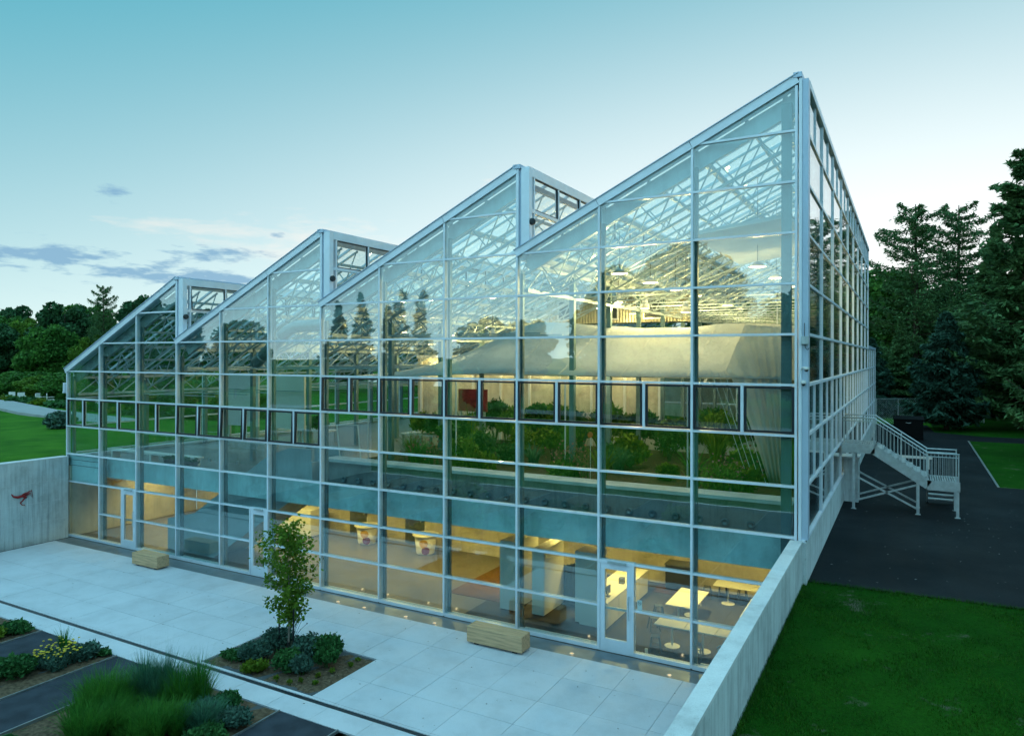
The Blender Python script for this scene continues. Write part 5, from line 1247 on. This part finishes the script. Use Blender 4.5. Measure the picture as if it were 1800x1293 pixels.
for a, b in (((-.25, 0, 1.65), (-.05, 0, .1)), ((.6, 0, 1.7), (.8, 0, .1))): MB().tube([a, b], .022, 6).build('upright', 'white', t)
for z in (1.64, .95, .35): MB().tube([(-.28 + (1.65 - z) * .13, 0, z), (.6 + (1.65 - z) * .13, 0, z + .04)], .014, 6).build('crossbar', 'white', t)
t = thing('marker', 'small round orange marker on a stick in the planter', 'sign', (20.1, 2.4, ZF + .5)); MB().tube([(0, 0, 0), (0, 0, 1.2)], .01, 5).build('stick', 'white', t); o = MB().lathe([(.075, 0), (.075, .02)], 18).build('disc', 'orange', t, loc=(0, -.012, 1.25)); o.rotation_euler = (R(90), 0, 0)
# glass balustrade, bench and stools at the upper left
t = thing('glass_balustrade', 'frameless glass balustrade at the upper floor left of the stair', 'balustrade', (5.6, 2.2, ZF))
for i in range(5): blk('panel', 'rglass', (-5.0 + i * 1.5, -.01, .03), (-3.53 + i * 1.5, .01, .78), t); blk('clamp', 'galv', (-4.9 + i * 1.5, -.03, 0), (-4.8 + i * 1.5, .03, .12), t)
MB().tube([(-5.0, 0, .79), (2.5, 0, .79)], .014, 6).build('top_rail', 'galv', t)
t = thing('white_bench', 'long low white bench at the upper floor left corner', 'bench', (3.6, 1.2, ZF)); MB().box((-2.6, -.18, .26), (2.4, .18, .32)).build('seat', 'white', t)
for s in (-2.4, -.1, 2.2): blk('leg', 'white', (s - .05, -.15, 0), (s + .05, .15, .26), t)
for i in range(5):
    t = thing('pot', ['leftmost', 'second', 'middle', 'fourth', 'rightmost'][i] + ' dark pot of the row on the upper floor left', 'pot', (4.75 + i * .36, .85, ZF), 0, 'row of dark pots'); MB().lathe([(.09, 0), (.13, .2), (.14, .22), (.12, .22), (.10, .12)], 16).build('body', 'stool', t, smooth=True)
    P = rng.normal(size=(60, 3)) * np.array([.06, .06, .04]) + np.array([0, 0, .26]); obj('leaves', leaf_mesh('leaves', P, .07, 'bushg'), t)
# loose planting and benches deeper in the hall
for i in range(16):
    x = random.uniform(1.0, 11.5); y = random.uniform(8.0, 23.0)
    shrub('hall_plant', 'leafy plant on a bench deep in the greenhouse hall', 'plant', x, y, ZF + .55, random.uniform(.4, .7), random.uniform(.5, 1.2), 700, .13, kinds[i % 4][0], 'plants deep in the greenhouse hall', 300 + i, .4)
    tb = thing('plant_bench', 'slatted growing bench deep in the greenhouse hall', 'bench', (x, y, ZF), 0, 'growing benches deep in the hall'); MB().box((-.8, -.45, .49), (.8, .45, .55)).build('top', 'wpaint', tb)
    for a in (-.7, .7):
        for b in (-.38, .38): blk('leg', 'steel', (a - .03, b - .03, 0), (a + .03, b + .03, .49), tb)
for i in range(6):
    x = 7.6 + i * 1.95; t = thing('wall_washer', 'warm wall light on the pale hall wall behind the canopy', 'lamp', (x, 12.55, 6.35), 0, 'wall lights on the hall wall')
    MB().tube([(0, 0, 0), (0, .35, .1)], .012, 6).build('arm', 'steel', t); MB().lathe([(.02, .08), (.07, .05), (.09, -.02), (.08, -.02)], 14).build('shade', 'wpaint', t, smooth=True); MB().lathe([(.06, -.005), (.06, -.012)], 14).build('bulb', 'lamp', t)
    l = bpy.data.lights.new('glow', 'POINT'); l.energy = 60; l.color = (1.0, .70, .28); l.shadow_soft_size = .05; lo = bpy.data.objects.new('glow', l); link(lo, t); lo.location = (0, 0.05, -.08)
# pleated shade bundle under the ridge and tall planting behind the canopy
t = thing('shade_curtain', 'pleated grey-white shade curtain gathered under the ridge of the tallest roof', 'curtain', (24.2, 3.4, 9.62))
mb = MB(); n = 80; mb.add([(x, -2.2 + 5.6 * i / n, z + (.05 if i % 2 else -.05)) for i in range(n + 1) for x, z in ((-1.15, -.12), (1.0, .12))], [(2 * i, 2 * i + 1, 2 * i + 3, 2 * i + 2) for i in range(n)])
o = mb.build('pleats', 'fabric', t); m_ = o.modifiers.new('solid', 'SOLIDIFY'); m_.thickness = .012
for x, z in ((-1.15, -.05), (1.0, .19)): MB().tube([(x, -2.2, z), (x, 3.4, z)], .02, 6).build('rail', 'steel', t)
for i in range(12):
    x = 12.8 + i * 1.05 + random.uniform(-.3, .3); y = random.uniform(8.6, 11.0)
    shrub('tall_indoor_plant', 'tall leafy plant at the back of the raised planter under the canopy', 'plant', x, y, ZF + .4, random.uniform(.6, .9), random.uniform(1.7, 2.5), 1500, .13, kinds[(i * 2) % 4][0], 'tall plants at the back of the planter', 400 + i, .4)
# pendant lamps
def pendant(x, y, z, label, group, bell=False, e=60):
    t = thing('pendant_lamp', label, 'lamp', (x, y, z), 0, group)
    tt = min(3, int(x / (3 * W))); roof = zr(6 - tt) + (x - 3 * tt * W) * H / W - .2
    MB().tube([(0, 0, .12), (0, 0, max(.3, roof - z))], .008, 5).build('cord', 'black', t)
    if bell: MB().lathe([(.02, .34), (.07, .30), (.10, .18), (.16, .02), (.15, .02), (.09, .17), (.02, .28)], 18).build('shade', 'wpaint', t, smooth=True); rb = .10
    else: MB().lathe([(.03, .14), (.08, .12), (.22, .0), (.21, .0), (.07, .10), (.02, .12)], 20).build('shade', 'wpaint', t, smooth=True); rb = .17
    MB().lathe([(.01, .035), (rb, .025), (rb, .008), (.01, .002)], 18).build('bulb', 'lamp', t)
    l = bpy.data.lights.new('glow', 'POINT'); l.energy = e * UP_LIGHT; l.color = (1.0, .68, .26); l.shadow_soft_size = .12; lo = bpy.data.objects.new('glow', l); link(lo, t); lo.location = (0, 0, -.10)
GP = 'pendant lamps under the tall roof'
for j in range(7): pendant(21.05, 2.0 + 2.5 * j, 8.78, 'lit pendant lamp in the long row under the middle of the tallest roof', GP)
for j in range(4): pendant(24.07, 4 + 3.0 * j, 9.0, 'lit pendant lamp in the row near the right side of the tallest roof', GP)
for j, (x, y, z) in enumerate([(17.6, 9.4, 8.45), (17.6, 13.0, 8.45), (14.2, 12.0, 7.9), (9.5, 10.0, 7.2), (9.5, 15.0, 7.2), (4.5, 12.0, 6.6)]):
    pendant(x, y, z, 'lit pendant lamp deeper under the lower roofs', 'pendant lamps under the lower roofs')
for j, (x, y, z) in enumerate([(11.08, 6, 7.55), (12.61, 7, 7.45), (13.77, 8, 7.4), (19.45, 6.2, 8.35), (20.32, 6.2, 8.15), (21.6, 6.2, 8.0)]):
    pendant(x, y, z, ['white bell lamp, leftmost under the third roof', 'white bell lamp, middle one under the third roof', 'white bell lamp, rightmost under the third roof', 'white bell lamp, leftmost above the canopy', 'white bell lamp, middle one above the canopy', 'white bell lamp, rightmost above the canopy'][j], 'white bell lamps', True, 35)
for j, (x, y) in enumerate([(14.6, 4.9), (16.6, 4.7), (18.6, 4.7), (20.6, 4.7), (22.6, 4.7)]):
    t = thing('canopy_lamp', 'small warm lamp hung close beneath the white canopy', 'lamp', (x, y, 6.25), 0, 'lamps under the canopy')
    MB().tube([(0, 0, .05), (0, 0, .42)], .006, 5).build('cord', 'black', t); MB().lathe([(.02, .06), (.07, .03), (.075, -.01), (.06, -.01)], 14).build('head', 'steel', t, smooth=True); MB().lathe([(.055, -.011), (.055, -.016)], 14).build('lens', 'led', t)
    l = bpy.data.lights.new('glow', 'POINT'); l.energy = 21 * UP_LIGHT; l.color = (1.0, .76, .42); l.shadow_soft_size = .1; lo = bpy.data.objects.new('glow', l); link(lo, t); lo.location = (0, -.1, -.25)

# ------------------------------------------------------------------ the drawing module above is 1.4 m: bring everything to metres
S = Matrix.Scale(MODULE, 4)
for o in list(sc.objects):
    if o.parent is None and o.type != 'CAMERA' and o.name != 'sky_fill': o.matrix_basis = S @ o.matrix_basis
